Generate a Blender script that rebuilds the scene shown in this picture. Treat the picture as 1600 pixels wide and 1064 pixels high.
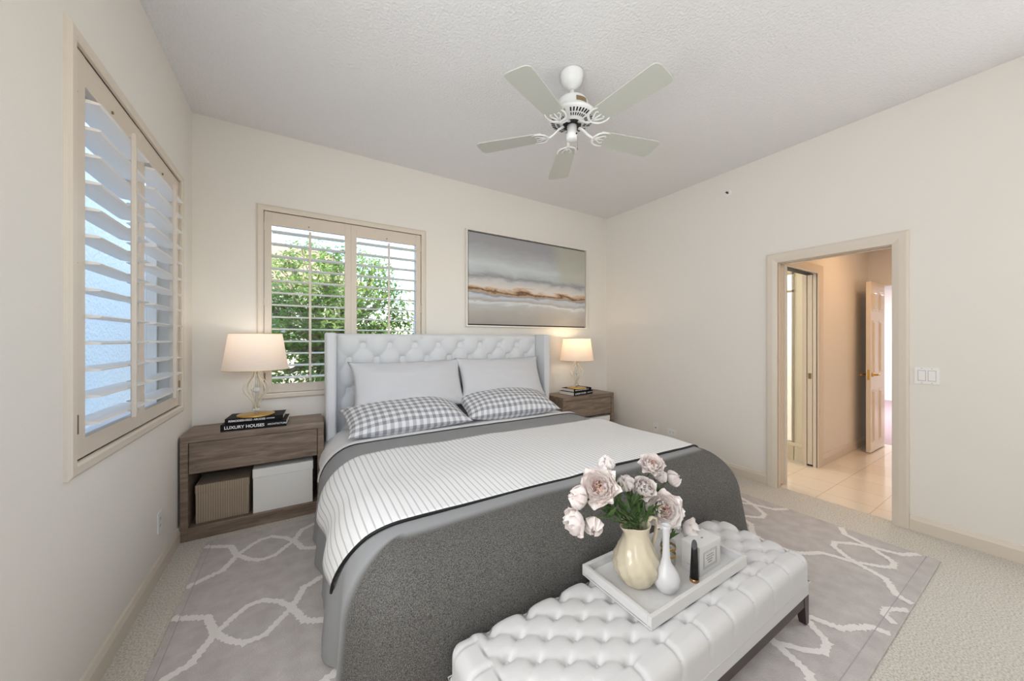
import bpy, bmesh, math, random
from mathutils import Vector, Matrix, noise as mnoise
PI = math.pi
sc = bpy.context.scene
for o in list(bpy.data.objects):
    bpy.data.objects.remove(o)
COL = sc.collection

# ------------------------------------------------------------------ camera
W_ROOM, H_ROOM = 4.39, 3.05
cam_d = bpy.data.cameras.new('camera')
cam = bpy.data.objects.new('camera', cam_d)
COL.objects.link(cam)
cam.location = (0.679, -3.479, 1.3423)
cam.rotation_euler = (PI / 2, 0, -math.radians(31.6))
cam_d.sensor_width = 36
cam_d.lens = 543.0 / 1600 * 36
cam_d.shift_y = -0.0004
cam_d.clip_start = 0.02
sc.camera = cam

# ------------------------------------------------------------------ view, sky, sun, daylight, added fill lights
sc.view_settings.view_transform = 'Standard'
sc.view_settings.look = 'None'
sc.view_settings.exposure = 0.0
sc.view_settings.gamma = 1.0
sc.view_settings.use_curve_mapping = False

wd = bpy.data.worlds.new('sky')
sc.world = wd
wd.use_nodes = True
wn = wd.node_tree.nodes
wl = wd.node_tree.links
wn.clear()
w_out = wn.new('ShaderNodeOutputWorld')
w_bg = wn.new('ShaderNodeBackground')
w_sky = wn.new('ShaderNodeTexSky')
w_sky.sky_type = 'NISHITA'
w_sky.sun_disc = False
w_sky.sun_elevation = math.radians(38)
w_sky.sun_rotation = math.radians(240)
w_sky.air_density = 1.0
w_sky.dust_density = 1.0
w_bg.inputs['Strength'].default_value = 0.78
wl.new(w_sky.outputs[0], w_bg.inputs[0])
wl.new(w_bg.outputs[0], w_out.inputs[0])


def light(name, kind, loc, energy, color=(1, 1, 1), rot=(0, 0, 0), size=None, size_y=None, radius=None, portal=False):
    d = bpy.data.lights.new(name, kind)
    d.energy = energy
    d.color = color
    if kind == 'AREA':
        d.shape = 'RECTANGLE'
        d.size = size
        d.size_y = size_y
        d.cycles.is_portal = portal
    if radius is not None:
        if kind == 'SUN':
            d.angle = radius
        else:
            d.shadow_soft_size = radius
    o = bpy.data.objects.new(name, d)
    o.location = loc
    o.rotation_euler = rot
    COL.objects.link(o)
    return o


sun = light('sun', 'SUN', (8, -4, 9), 4.0, (1, .95, .86), radius=0.009)
sun.rotation_euler = Vector((-.70, -.40, .60)).to_track_quat('Z', 'Y').to_euler()
# added fill lights, set in made-up window openings behind the camera
light('added_fill_rear', 'AREA', (1.15, -4.16, 1.95), 11, (.95, .98, 1), (PI / 2 + .8, 0, 0), 2.0, 1.0)
light('added_fill_side', 'AREA', (-.02, -3.15, 1.65), 44, (.98, .99, 1), (0, -PI / 2, 0), 1.45, 1.46)
light('added_fill_far', 'AREA', (4.41, -3.89, 1.65), 15, (.98, .99, 1), (0, PI / 2, 0), 1.4, .46)
# sky portals just outside the two shuttered windows
light('sky_portal', 'AREA', (1.089, 0.24, 1.65), 1, (1, 1, 1), (-PI / 2, 0, 0), 1.3, 1.5, portal=True)
light('sky_portal', 'AREA', (-0.24, -0.98, 1.65), 1, (1, 1, 1), (0, -PI / 2, 0), 1.5, 1.3, portal=True)
# ceiling lamps of the passage, the shower room and the far room (their own light)
light('passage_light', 'AREA', (5.7, -2.85, 2.56), 10, (1, .62, .33), (0, 0, 0), .5, .5)
light('bathroom_light', 'AREA', (4.95, -0.9, 2.5), 12, (1, .93, .80), (0, 0, 0), .5, .5)
light('shower_light', 'AREA', (6.35, -0.9, 2.4), 30, (1, .97, .92), (0, 0, 0), .6, .9)
light('far_room_light', 'AREA', (9.5, -1.8, 2.55), 130, (1, .97, .96), (0, 0, 0), 2, 2)


# ------------------------------------------------------------------ helpers: colour, material
def lin(h):
    if isinstance(h, str):
        h = h.lstrip('#')
        c = [int(h[i:i + 2], 16) / 255 for i in (0, 2, 4)]
    else:
        c = [v / 255 for v in h]
    return tuple((v / 12.92 if v <= .04045 else ((v + .055) / 1.055) ** 2.4) for v in c) + (1,)


def base_mat(name):
    m = bpy.data.materials.new(name)
    m.use_nodes = True
    nt = m.node_tree
    b = nt.nodes['Principled BSDF']
    return m, nt, b


def N(nt, kind, **kw):
    n = nt.nodes.new(kind)
    for k, v in kw.items():
        if k in n.inputs:
            n.inputs[k].default_value = v
        else:
            setattr(n, k, v)
    return n


def M(name, c, rough=.6, metal=0, spec=.5, var=None, bump=None, sheen=0, coat=0, stretch=None):
    """Principled material; var=(colour2, scale, detail) mottles, bump=(scale, strength, distance)."""
    m, nt, b = base_mat(name)
    L = nt.links
    b.inputs['Base Color'].default_value = lin(c)
    b.inputs['Roughness'].default_value = rough
    b.inputs['Metallic'].default_value = metal
    b.inputs['Specular IOR Level'].default_value = spec
    b.inputs['Coat Weight'].default_value = coat
    if sheen:
        b.inputs['Sheen Weight'].default_value = sheen
        b.inputs['Sheen Roughness'].default_value = .5
    tc = N(nt, 'ShaderNodeTexCoord')
    src = tc.outputs['Object']
    if stretch:
        mp = N(nt, 'ShaderNodeMapping')
        mp.inputs['Scale'].default_value = stretch
        L.new(src, mp.inputs['Vector'])
        src = mp.outputs['Vector']
    if var:
        n = N(nt, 'ShaderNodeTexNoise', Scale=var[1], Detail=var[2] if len(var) > 2 else 3)
        L.new(src, n.inputs['Vector'])
        r = N(nt, 'ShaderNodeValToRGB')
        lo, hi = (var[3], var[4]) if len(var) > 4 else (.35, .65)
        r.color_ramp.elements[0].position = lo
        r.color_ramp.elements[1].position = hi
        r.color_ramp.elements[0].color = lin(c)
        r.color_ramp.elements[1].color = lin(var[0])
        L.new(n.outputs['Fac'], r.inputs['Fac'])
        L.new(r.outputs['Color'], b.inputs['Base Color'])
    if bump:
        n2 = N(nt, 'ShaderNodeTexNoise', Scale=bump[0], Detail=4)
        L.new(src, n2.inputs['Vector'])
        bp = N(nt, 'ShaderNodeBump', Strength=bump[1], Distance=bump[2])
        L.new(n2.outputs['Fac'], bp.inputs['Height'])
        L.new(bp.outputs['Normal'], b.inputs['Normal'])
    return m


def glass_mat(name, tint=(1, 1, 1, 1), refl=.06):
    m = bpy.data.materials.new(name)
    m.use_nodes = True
    nt = m.node_tree
    nt.nodes.clear()
    o = N(nt, 'ShaderNodeOutputMaterial')
    t = N(nt, 'ShaderNodeBsdfTransparent')
    t.inputs['Color'].default_value = tint
    g = N(nt, 'ShaderNodeBsdfGlossy')
    g.inputs['Roughness'].default_value = .02
    mx = N(nt, 'ShaderNodeMixShader')
    fr = N(nt, 'ShaderNodeLayerWeight', Blend=.12)
    L = nt.links
    mul = N(nt, 'ShaderNodeMath', operation='MULTIPLY_ADD')
    mul.inputs[1].default_value = .3
    mul.inputs[2].default_value = refl
    L.new(fr.outputs['Fresnel'], mul.inputs[0])
    L.new(mul.outputs[0], mx.inputs['Fac'])
    L.new(t.outputs[0], mx.inputs[1])
    L.new(g.outputs[0], mx.inputs[2])
    L.new(mx.outputs[0], o.inputs['Surface'])
    return m


# ------------------------------------------------------------------ helpers: mesh and objects
ORG = {}


def new_bm():
    return bmesh.new()


def box(bm, x0, x1, y0, y1, z0, z1, bev=0, mi=0, seg=2):
    r = bmesh.ops.create_cube(bm, size=1)
    vs = r['verts']
    bmesh.ops.scale(bm, vec=(x1 - x0, y1 - y0, z1 - z0), verts=vs)
    bmesh.ops.translate(bm, vec=((x0 + x1) / 2, (y0 + y1) / 2, (z0 + z1) / 2), verts=vs)
    fs = set(f for v in vs for f in v.link_faces)
    for f in fs:
        f.material_index = mi
    if bev:
        es = list(set(e for v in vs for e in v.link_edges))
        bmesh.ops.bevel(bm, geom=es, offset=bev, segments=seg, profile=.5, affect='EDGES', material=mi)
    return bm


def lathe(bm, prof, c=(0, 0, 0), n=32, mi=0, rad=None, close_b=True, close_t=True):
    """prof: [(r, z)], rad(theta, i, r) optional radius change"""
    rings = []
    for i, (r, z) in enumerate(prof):
        ring = []
        for k in range(n):
            a = 2 * PI * k / n
            rr = rad(a, i, r, z) if rad else r
            ring.append(bm.verts.new((c[0] + rr * math.cos(a), c[1] + rr * math.sin(a), c[2] + z)))
        rings.append(ring)
    for i in range(len(rings) - 1):
        for k in range(n):
            f = bm.faces.new((rings[i][k], rings[i][(k + 1) % n], rings[i + 1][(k + 1) % n], rings[i + 1][k]))
            f.material_index = mi
            f.smooth = True
    if close_b:
        f = bm.faces.new(list(reversed(rings[0])))
        f.material_index = mi
    if close_t:
        f = bm.faces.new(rings[-1])
        f.material_index = mi
    return bm


def tube(bm, pts, r, n=8, mi=0, flat=1.0, cap=True):
    pts = [Vector(p) for p in pts]
    rings = []
    up0 = Vector((0, 0, 1))
    prev = None
    for i, p in enumerate(pts):
        if i == 0:
            t = pts[1] - pts[0]
        elif i == len(pts) - 1:
            t = pts[-1] - pts[-2]
        else:
            t = pts[i + 1] - pts[i - 1]
        if t.length < 1e-9:
            t = Vector((0, 0, 1))
        t.normalize()
        if prev is None:
            a = up0 if abs(t.dot(up0)) < .95 else Vector((1, 0, 0))
            u = t.cross(a).normalized()
        else:
            u = (prev - t * prev.dot(t)).normalized()
        prev = u
        v = t.cross(u).normalized()
        rr = r[i] if isinstance(r, (list, tuple)) else r
        rings.append([bm.verts.new(p + (u * math.cos(2 * PI * k / n) + v * math.sin(2 * PI * k / n) * flat) * rr) for k in range(n)])
    for i in range(len(rings) - 1):
        for k in range(n):
            f = bm.faces.new((rings[i][k], rings[i][(k + 1) % n], rings[i + 1][(k + 1) % n], rings[i + 1][k]))
            f.material_index = mi
            f.smooth = True
    if cap:
        bm.faces.new(list(reversed(rings[0]))).material_index = mi
        bm.faces.new(rings[-1]).material_index = mi
    return bm


def prism(bm, poly, fn, t0, t1, mi=0):
    """extrude a 2D polygon: fn(u, v, t) -> xyz"""
    a = [bm.verts.new(fn(u, v, t0)) for u, v in poly]
    b = [bm.verts.new(fn(u, v, t1)) for u, v in poly]
    n = len(poly)
    for k in range(n):
        bm.faces.new((a[k], a[(k + 1) % n], b[(k + 1) % n], b[k])).material_index = mi
    bm.faces.new(list(reversed(a))).material_index = mi
    bm.faces.new(b).material_index = mi
    return bm


def grid(bm, nu, nv, fn, mi=0, wrap=False):
    vs = [[bm.verts.new(fn(i / nu, j / nv)) for j in range(nv + 1)] for i in range(nu + (0 if wrap else 1))]
    for i in range(nu):
        for j in range(nv):
            i2 = (i + 1) % len(vs)
            f = bm.faces.new((vs[i][j], vs[i2][j], vs[i2][j + 1], vs[i][j + 1]))
            f.material_index = mi
            f.smooth = True
    return vs


def obj(name, bm, mats, parent=None, local=False, smooth=None, recalc=True):
    if recalc:
        bmesh.ops.recalc_face_normals(bm, faces=bm.faces[:])
    if parent is not None and not local:
        bmesh.ops.translate(bm, vec=-ORG[parent.name], verts=bm.verts[:])
    me = bpy.data.meshes.new(name)
    if smooth is not None:
        for f in bm.faces:
            f.smooth = smooth
    bm.to_mesh(me)
    bm.free()
    for m in (mats if isinstance(mats, (list, tuple)) else [mats]):
        me.materials.append(m)
    o = bpy.data.objects.new(name, me)
    COL.objects.link(o)
    if parent is not None:
        o.parent = parent
        ORG[o.name] = ORG[parent.name].copy()
    else:
        ORG[o.name] = Vector((0, 0, 0))
    return o


def tag(o, label, cat=None, group=None, kind=None):
    if label:
        o['label'] = label
    if cat:
        o['category'] = cat
    if group:
        o['group'] = group
    if kind:
        o['kind'] = kind
    return o


def thing(name, label, cat, loc, rz=0, group=None):
    o = bpy.data.objects.new(name, None)
    o.empty_display_size = .05
    o.location = loc
    o.rotation_euler = (0, 0, rz)
    COL.objects.link(o)
    ORG[o.name] = Vector(loc)
    return tag(o, label, cat, group)


def struct(name, bm, mats, parent=None, label=None, **k):
    o = obj(name, bm, mats, parent, **k)
    if parent is None:
        o['kind'] = 'structure'
    if label:
        o['label'] = label
    return o


def struct_root(name, loc=(0, 0, 0), label=None):
    o = bpy.data.objects.new(name, None)
    o.location = loc
    COL.objects.link(o)
    ORG[o.name] = Vector(loc)
    o['kind'] = 'structure'
    if label:
        o['label'] = label
    return o


def dup(root, loc, rz, label, group=None):
    r = root.copy()
    COL.objects.link(r)
    r.location = loc
    r.rotation_euler = (0, 0, rz)
    r['label'] = label
    if group:
        r['group'] = group
    ORG[r.name] = Vector(loc)
    for ch in list(root.children):
        c = ch.copy()
        COL.objects.link(c)
        c.parent = r
        ORG[c.name] = Vector(loc)
        for g in list(ch.children):
            d = g.copy()
            COL.objects.link(d)
            d.parent = c
    return r


def text_mesh(s, size, depth, mat, name, parent, mtx, spread=0):
    cu = bpy.data.curves.new(name, 'FONT')
    cu.body = s
    cu.size = size
    cu.extrude = depth
    cu.offset = spread
    cu.align_x = 'LEFT'
    cu.align_y = 'CENTER'
    tmp = bpy.data.objects.new('tmp_text', cu)
    COL.objects.link(tmp)
    bpy.context.view_layer.update()
    me = bpy.data.meshes.new_from_object(tmp.evaluated_get(bpy.context.evaluated_depsgraph_get()))
    bpy.data.objects.remove(tmp)
    bpy.data.curves.remove(cu)
    me.name = name
    me.transform(mtx)
    me.materials.clear()
    me.materials.append(mat)
    o = bpy.data.objects.new(name, me)
    COL.objects.link(o)
    o.parent = parent
    return o


def fbm(x, y, z, s):
    return mnoise.fractal(Vector((x * s, y * s, z * s)), 1.0, 2.0, 3)


# ------------------------------------------------------------------ materials
m_wall = M('cream_wall_paint', '#EDE8E0', .85, bump=(160, .12, .004))
m_ceil = M('textured_white_ceiling', '#ECEBEB', .9, bump=(75, .55, .012))
m_trim = M('beige_semi_gloss_trim', '#E0D5C6', .42)
m_shut = M('beige_painted_shutter', '#DDD0C1', .4)
m_louver = M('cream_painted_louver', '#F8F4EE', .38)
m_hinge = M('brass_hinge', '#8C7A58', .4, .8)
m_glass = glass_mat('window_glass', refl=.006)
m_carpet = M('beige_speckled_carpet', '#D6CDBE', .95, var=('#F6F1E8', 130, 3, .38, .56), bump=(220, .9, .012))
m_black = M('black_gap_and_shadow', '#0B0A09', .6)
m_dark = M('dark_recess', '#241C16', .7)
m_plate = M('white_plastic_plate', '#F2F0EC', .35)
m_white = M('white_enamel', '#F3F3F1', .35)


def tile_mat():
    m, nt, b = base_mat('cream_floor_tiles')
    L = nt.links
    tc = N(nt, 'ShaderNodeTexCoord')
    br = N(nt, 'ShaderNodeTexBrick')
    br.offset = 0.0
    br.inputs['Color1'].default_value = lin('#F0E4D4')
    br.inputs['Color2'].default_value = lin('#ECDFCE')
    br.inputs['Mortar'].default_value = lin('#D0BFA9')
    br.inputs['Scale'].default_value = 1
    br.inputs['Brick Width'].default_value = .33
    br.inputs['Row Height'].default_value = .33
    br.inputs['Mortar Size'].default_value = .003
    L.new(tc.outputs['Object'], br.inputs['Vector'])
    L.new(br.outputs['Color'], b.inputs['Base Color'])
    b.inputs['Roughness'].default_value = .09
    return m


m_tile = tile_mat()
m_mauve = M('mauve_carpet', '#B9A6AC', .9, bump=(200, .5, .006))
m_bathwall = M('bathroom_cream', '#EFE8D2', .5)

# ================================================================== ROOM SHELL
W, H = W_ROOM, H_ROOM
YR = -4.15                                   # rear wall, behind the camera
# window openings
BX0, BX1 = .439, 1.739                      # back window opening along x
LY0, LY1 = -1.630, -.330                    # side window opening along y
WZ0, WZ1 = .905, 2.403
DY0, DY1, DZ = -2.769, -2.055, 2.043        # doorway in the right wall
T = .16

b = new_bm()
box(b, -.3, W + .045, YR - .2, .3, -.08, 0)
struct('floor', b, m_carpet, label='beige speckled wall-to-wall carpet')
b = new_bm()
box(b, -.3, W + .14, YR - 2.6, .3, H, H + .35)  # overhang past the rear wall is added to block the sun
struct('ceiling', b, m_ceil, label='white knockdown-textured ceiling')
b = new_bm()
box(b, -1.06, -.3, YR - 2.6, -1.95, H + .02, H + .12)
struct('sun_blocker', b, m_trim)  # unseen slab added to keep sun out of the side openings

b = new_bm()
box(b, -T, W + .14, 0, T, 0, WZ0)
box(b, -T, W + .14, 0, T, WZ1, H)
box(b, -T, BX0, 0, T, WZ0, WZ1)
box(b, BX1, W + .14, 0, T, WZ0, WZ1)
struct('wall_back', b, m_wall)
b = new_bm()
box(b, -T, 0, YR, 0, 0, WZ0)
box(b, -T, 0, YR, 0, WZ1, H)
box(b, -T, 0, YR, -3.9, WZ0, WZ1)
box(b, -T, 0, -2.4, LY0, WZ0, WZ1)
box(b, -T, 0, LY1, 0, WZ0, WZ1)
struct('wall_left', b, m_wall)
b = new_bm()
box(b, W, W + .14, -3.65, DY0 - .035, 0, H)
box(b, W, W + .14, YR, -3.65, 0, .94)
box(b, W, W + .14, YR, -3.65, 2.36, H)
box(b, W, W + .14, DY1 + .035, 0, 0, H)
box(b, W, W + .14, DY0 - .035, DY1 + .035, DZ + .03, H)
struct('wall_right', b, m_wall)
b = new_bm()
box(b, -T, .1, YR - .12, YR, 0, H)
box(b, 2.2, W + .14, YR - .12, YR, 0, H)
box(b, .1, 2.2, YR - .12, YR, 2.5, H)
box(b, .1, 2.2, YR - .12, YR, 0, 1.4)
struct('wall_rear', b, m_wall)
# three window frames added out of view to house the fill lights
w3 = struct_root('added_window_3', (1.15, YR, 0))
b = new_bm()
for x in (.1, 1.13, 2.16):
    box(b, x, x + .04, YR - .1, YR - .06, 1.4, 2.5)
box(b, .1, 2.2, YR - .1, YR - .06, 1.4, 1.44)
box(b, .1, 2.2, YR - .1, YR - .06, 2.46, 2.5)
struct('window_frame', b, m_white, w3)  # frame of the added window, out of view
w4 = struct_root('added_window_4', (0, -3.15, WZ0))
b = new_bm()
for y in (-3.9, -3.175, -2.45):
    box(b, -.12, -.07, y, y + .05, WZ0, WZ1)
box(b, -.12, -.07, -3.9, -2.4, WZ0, WZ0 + .05)
box(b, -.12, -.07, -3.9, -2.4, WZ1 - .05, WZ1)
struct('window_frame', b, m_white, w4)  # frame of the added window, out of view
w5 = struct_root('added_window_5', (W, -3.89, .94))
b = new_bm()
for y in (-4.15, -3.69):
    box(b, W + .06, W + .11, y, y + .04, .94, 2.36)
box(b, W + .06, W + .11, -4.15, -3.65, .94, .98)
box(b, W + .06, W + .11, -4.15, -3.65, 2.32, 2.36)
struct('window_frame', b, m_white, w5)  # frame of the added window, out of view


def baseboard(name, p0, p1, nrm):
    p0, p1, nrm = Vector(p0), Vector(p1), Vector(nrm)
    poly = [(0, 0), (.016, 0), (.016, .075), (.011, .088), (.008, .098), (0, .105)]
    bb = new_bm()
    prism(bb, poly, lambda u, v, t: p0.lerp(p1, t) + nrm * u + Vector((0, 0, v)), 0, 1)
    struct(name, bb, m_trim)


baseboard('baseboard_left', (0, YR, 0), (0, 0, 0), (1, 0, 0))
baseboard('baseboard_back', (0, 0, 0), (W, 0, 0), (0, -1, 0))
baseboard('baseboard_right', (W, DY1 + .083, 0), (W, 0, 0), (-1, 0, 0))
baseboard('baseboard_right_near', (W, YR, 0), (W, DY0 - .087, 0), (-1, 0, 0))


# ---------------------------------------------------------------- windows and shutters
def casing_ring(b, to3, u0, u1, v0, v1, w, d):
    """mitred ring; profile stepped. to3(u, v, depth)"""
    prof = [(0, 0), (0, d * .55), (w * .25, d), (w * .8, d), (w, d * .7), (w, -.02)]
    corners = [(u0, v0, -1, -1), (u1, v0, 1, -1), (u1, v1, 1, 1), (u0, v1, -1, 1)]
    rings = []
    for (u, v, su, sv) in corners:
        # profile measured from the outer edge inwards
        rings.append([b.verts.new(to3(u + su * (w - q), v + sv * (w - q), h)) for q, h in prof])
    n = len(prof)
    for k in range(4):
        a, c = rings[k], rings[(k + 1) % 4]
        for i in range(n - 1):
            b.faces.new((a[i], a[i + 1], c[i + 1], c[i]))


def window(name, to3, u0, u1, label):
    o = struct_root(name, to3((u0 + u1) / 2, WZ0, 0), label)
    b = new_bm()
    casing_ring(b, to3, u0, u1, WZ0, WZ1, .047, .018)
    struct('window_frame', b, m_trim, o)
    # outer sash and pane
    b = new_bm()

    def bx(ua, ub, va, vb, da, db):
        p, q = to3(ua, va, da), to3(ub, vb, db)
        box(b, min(p[0], q[0]), max(p[0], q[0]), min(p[1], q[1]), max(p[1], q[1]), min(p[2], q[2]), max(p[2], q[2]))
    for ua, ub, va, vb in ((u0, u0 + .035, WZ0, WZ1), (u1 - .035, u1, WZ0, WZ1), (u0, u1, WZ0, WZ0 + .035), (u0, u1, WZ1 - .035, WZ1)):
        bx(ua, ub, va, vb, -.10, -.145)
    struct('sash', b, m_white, o)
    b = new_bm()
    vs = [b.verts.new(to3(u, v, -.125)) for u, v in ((u0 + .03, WZ0 + .03), (u1 - .03, WZ0 + .03), (u1 - .03, WZ1 - .03), (u0 + .03, WZ1 - .03))]
    b.faces.new(vs)
    struct('pane', b, m_glass, o)
    return o


def L3(u, v, d):
    return Vector((d, u, v))


def B3(u, v, d):
    return Vector((u, -d, v))


window('window_1', L3, LY0, LY1, 'shuttered window in the side wall with beige casing')
window('window_2', B3, BX0, BX1, 'shuttered window behind the bed with beige casing')

PW, PH = .647, WZ1 - WZ0 - .006


def make_shutter(label, loc, rz, stl=(.05, .05)):
    t = thing('plantation_shutter', label, 'shutter', loc, rz, None)
    sl, sr, tr, brl = stl[0], stl[1], .108, .07
    b = new_bm()
    box(b, 0, sl, 0, .03, 0, PH, .003)
    box(b, PW - sr, PW, 0, .03, 0, PH, .003)
    box(b, sl, PW - sr, .002, .028, PH - tr, PH - .001)
    box(b, sl, PW - sr, .002, .028, .001, brl)
    obj('panel_frame', b, m_shut, t, local=True)
    b = new_bm()
    n = 13
    z0, z1 = brl, PH - tr
    sp = (z1 - z0) / n
    for i in range(n):
        zc = z0 + sp * (i + .5)
        poly = [(-.056, 0), (-.048, .0045), (-.02, .0065), (.02, .0065), (.048, .0045), (.056, 0), (.048, -.0045), (.02, -.0065), (-.02, -.0065), (-.048, -.0045)]
        a = math.radians(2)
        prism(b, poly, lambda u, v, s: (s, .015 + u * math.cos(a) - v * math.sin(a), zc + u * math.sin(a) + v * math.cos(a)), sl + .003, PW - sr - .003)
    obj('louvers', b, m_louver, t, local=True)
    b = new_bm()
    box(b, (sl + PW - sr) / 2 - .009, (sl + PW - sr) / 2 + .009, -.064, -.048, z0 + .02, z1 - .03, .003)
    for i in range(n):
        zc = z0 + sp * (i + .5)
        box(b, (sl + PW - sr) / 2 - .002, (sl + PW - sr) / 2 + .002, -.049, -.036, zc - .002, zc + .002)
    obj('tilt_rod', b, m_shut, t, local=True)
    b = new_bm()
    box(b, PW / 2 - .012, PW / 2 - .004, -.004, .004, PH - tr + .02, PH - tr + .03)
    obj('rod_catch', b, m_hinge, t, local=True)
    return t


def hinges(t, x):
    for z in (.13, PH / 2, PH - .13):
        b = new_bm()
        box(b, x - .006, x + .006, -.006, .004, z - .035, z + .035, .002)
        obj('hinge', b, m_hinge if z < .2 else m_shut, t, local=True)


GS = 'plantation shutters'
s1 = make_shutter('plantation shutter panel of the side window, farther from the corner', (0, LY0 + .003, WZ0 + .003), PI / 2, (.095, .04))
hinges(s1, .028)
s2 = make_shutter('plantation shutter panel of the side window, next to the room corner', (0, LY1 - .003 - PW, WZ0 + .003), PI / 2, (.04, .08))
hinges(s2, PW - .004)
s3 = make_shutter('plantation shutter panel behind the table lamp in front of green tree', (BX0 + .003, 0, WZ0 + .003), 0)
hinges(s3, .004)
s4 = make_shutter('plantation shutter panel behind the tufted headboard, nearer the painting', (BX1 - .003 - PW, 0, WZ0 + .003), 0)
hinges(s4, PW - .004)

# ---------------------------------------------------------------- doorway to the passage
d1 = struct_root('door_1', (W, (DY0 + DY1) / 2, 0), 'beige cased doorway with a pocket door slot')
b = new_bm()
cw = .086
prof = [(0, 0), (0, .018), (.014, .022), (.05, .02), (cw - .012, .014), (cw, .010), (cw, -.005)]
pts = [(DY0, 0, -1, 0), (DY0, DZ, -1, 1), (DY1, DZ, 1, 1), (DY1, 0, 1, 0)]
rings = [[b.verts.new((W - h, y + sy * (cw - q), z + sz * (cw - q))) for q, h in prof] for y, z, sy, sz in pts]
for k in range(3):
    for i in range(len(prof) - 1):
        b.faces.new((rings[k][i], rings[k][i + 1], rings[k + 1][i + 1], rings[k + 1][i]))
struct('door_casing', b, m_trim, d1)
b = new_bm()
for y0, y1 in ((DY0 - .018, DY0), (DY1, DY1 + .018)):
    box(b, W - .002, W + .058, y0, y1, 0, DZ)
    box(b, W + .098, W + .142, y0, y1, 0, DZ)
box(b, W - .002, W + .058, DY0, DY1, DZ, DZ + .018)
box(b, W + .098, W + .142, DY0, DY1, DZ, DZ + .018)
struct('door_jamb', b, m_trim, d1)
b = new_bm()
box(b, W + .067, W + .097, DY1 + .001, DY1 + .02, .02, DZ - .004)
box(b, W + .067, W + .097, DY0 - .02, DY0 - .001, .02, DZ - .004)
po = struct('pocket_door_edge', b, m_trim, d1)
b = new_bm()
box(b, W + .07, W + .09, DY1 + .001, DY1 + .01, .93, .99)
struct('latch', b, m_hinge, po)
b = new_bm()
box(b, W + .05, W + .11, DY1 + .019, DY1 + .025, 0, DZ)
box(b, W + .05, W + .11, DY0 - .025, DY0 - .019, 0, DZ)
box(b, W + .05, W + .11, DY0, DY1, DZ + .012, DZ + .017)
struct('pocket_slot', b, m_black, d1)

# ---------------------------------------------------------------- passage, bathroom and far room
HX0, HX1 = W + .14, 7.02
HYW = -2.05                                  # passage side wall
BJX = 5.315                                  # bathroom door jamb
b = new_bm()
box(b, W + .045, HX1 + .1, -3.6, .6, -.08, 0)
struct('floor_passage', b, m_tile, label='glossy cream floor tiles of the passage')
b = new_bm()
box(b, BJX + .03, HX1, HYW, HYW + .12, 0, 2.6)
box(b, HX0, BJX + .03, HYW, HYW + .12, 2.06, 2.6)
struct('wall_passage', b, m_wall)
b = new_bm()
box(b, HX1, HX1 + .1, HYW - .13, .6, 0, 2.6)
box(b, HX1, HX1 + .1, -3.05, HYW - .13, 2.035, 2.6)
box(b, HX1, HX1 + .1, -3.6, -3.05, 0, 2.6)
struct('wall_passage_end', b, m_wall)
b = new_bm()
box(b, HX0, HX1, -3.6, -3.5, 0, 2.6)
struct('wall_passage_near', b, m_wall)
b = new_bm()
box(b, HX0, HX1 + .1, -3.6, .7, 2.6, 2.7)
struct('ceiling_passage', b, m_ceil)
baseboard('baseboard_passage', (BJX + .118, HYW, 0), (HX1, HYW, 0), (0, -1, 0))
# bathroom door casing with pocket door
d2 = struct_root('door_2', (BJX, HYW, 0), 'cased bathroom doorway off the passage')
b = new_bm()
pts = [(BJX, 0, 1, 0), (BJX, 2.04, 1, 1), (HX0 + .03, 2.04, -1, 1), (HX0 + .03, 0, -1, 0)]
cw2 = .115
rings = [[b.verts.new((x + min(cw2, .03 if sx < 0 else cw2) / cw2 * sx * (cw2 - q / cw * cw2), HYW - h, z + sz * (cw - q))) for q, h in prof] for x, z, sx, sz in pts]
for k in range(3):
    for i in range(len(prof) - 1):
        b.faces.new((rings[k][i], rings[k][i + 1], rings[k + 1][i + 1], rings[k + 1][i]))
struct('door_casing', b, m_trim, d2)
b = new_bm()
box(b, BJX, BJX + .018, HYW - .002, HYW + .034, 0, 2.04)
box(b, BJX, BJX + .018, HYW + .088, HYW + .125, 0, 2.04)
struct('door_jamb', b, m_trim, d2)
b = new_bm()
box(b, BJX + .003, BJX + .02, HYW + .040, HYW + .082, .02, 2.035)
pe = struct('pocket_door_edge', b, m_trim, d2)
b = new_bm()
box(b, BJX - .001, BJX + .01, HYW + .048, HYW + .074, .93, .99)
struct('latch', b, m_hinge, pe)
b = new_bm()
box(b, BJX + .019, BJX + .024, HYW + .02, HYW + .1, 0, 2.04)
box(b, HX0, BJX, HYW + .03, HYW + .09, 2.036, 2.04)
struct('pocket_slot', b, m_black, d2)
# bathroom walls
SX = 5.40
b = new_bm()
box(b, SX, SX + .05, -1.815, -1.2, 0, .185)
box(b, SX, SX + .05, HYW + .12, -1.825, 0, 2.6)
box(b, SX, SX + .05, -1.2, .6, 0, 2.6)
box(b, SX, SX + .05, -1.825, -1.2, 2.1, 2.6)
struct('wall_bathroom', b, m_bathwall)
b = new_bm()
box(b, HX0, HX1, .6, .7, 0, 2.6)
struct('wall_bathroom_end', b, m_bathwall)
sh = thing('shower_enclosure', 'bright glass shower screen with grey metal frame inside the bathroom', 'shower', (SX, -1.5, .185))
m_alu = M('satin_metal_frame', '#B9B4A8', .35, .6)
b = new_bm()
for y in (-1.825, -1.225):
    box(b, SX - .012, SX + .03, y, y + .022, .185, 2.1, .003)
for z in (.185, 1.88, 2.08):
    box(b, SX - .012, SX + .03, -1.825, -1.2, z, z + .024, .003)
obj('frame', b, m_alu, sh)
m_frost = bpy.data.materials.new('frosted_glass')
m_frost.use_nodes = True
nt = m_frost.node_tree
nt.nodes.clear()
o_ = N(nt, 'ShaderNodeOutputMaterial')
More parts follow.
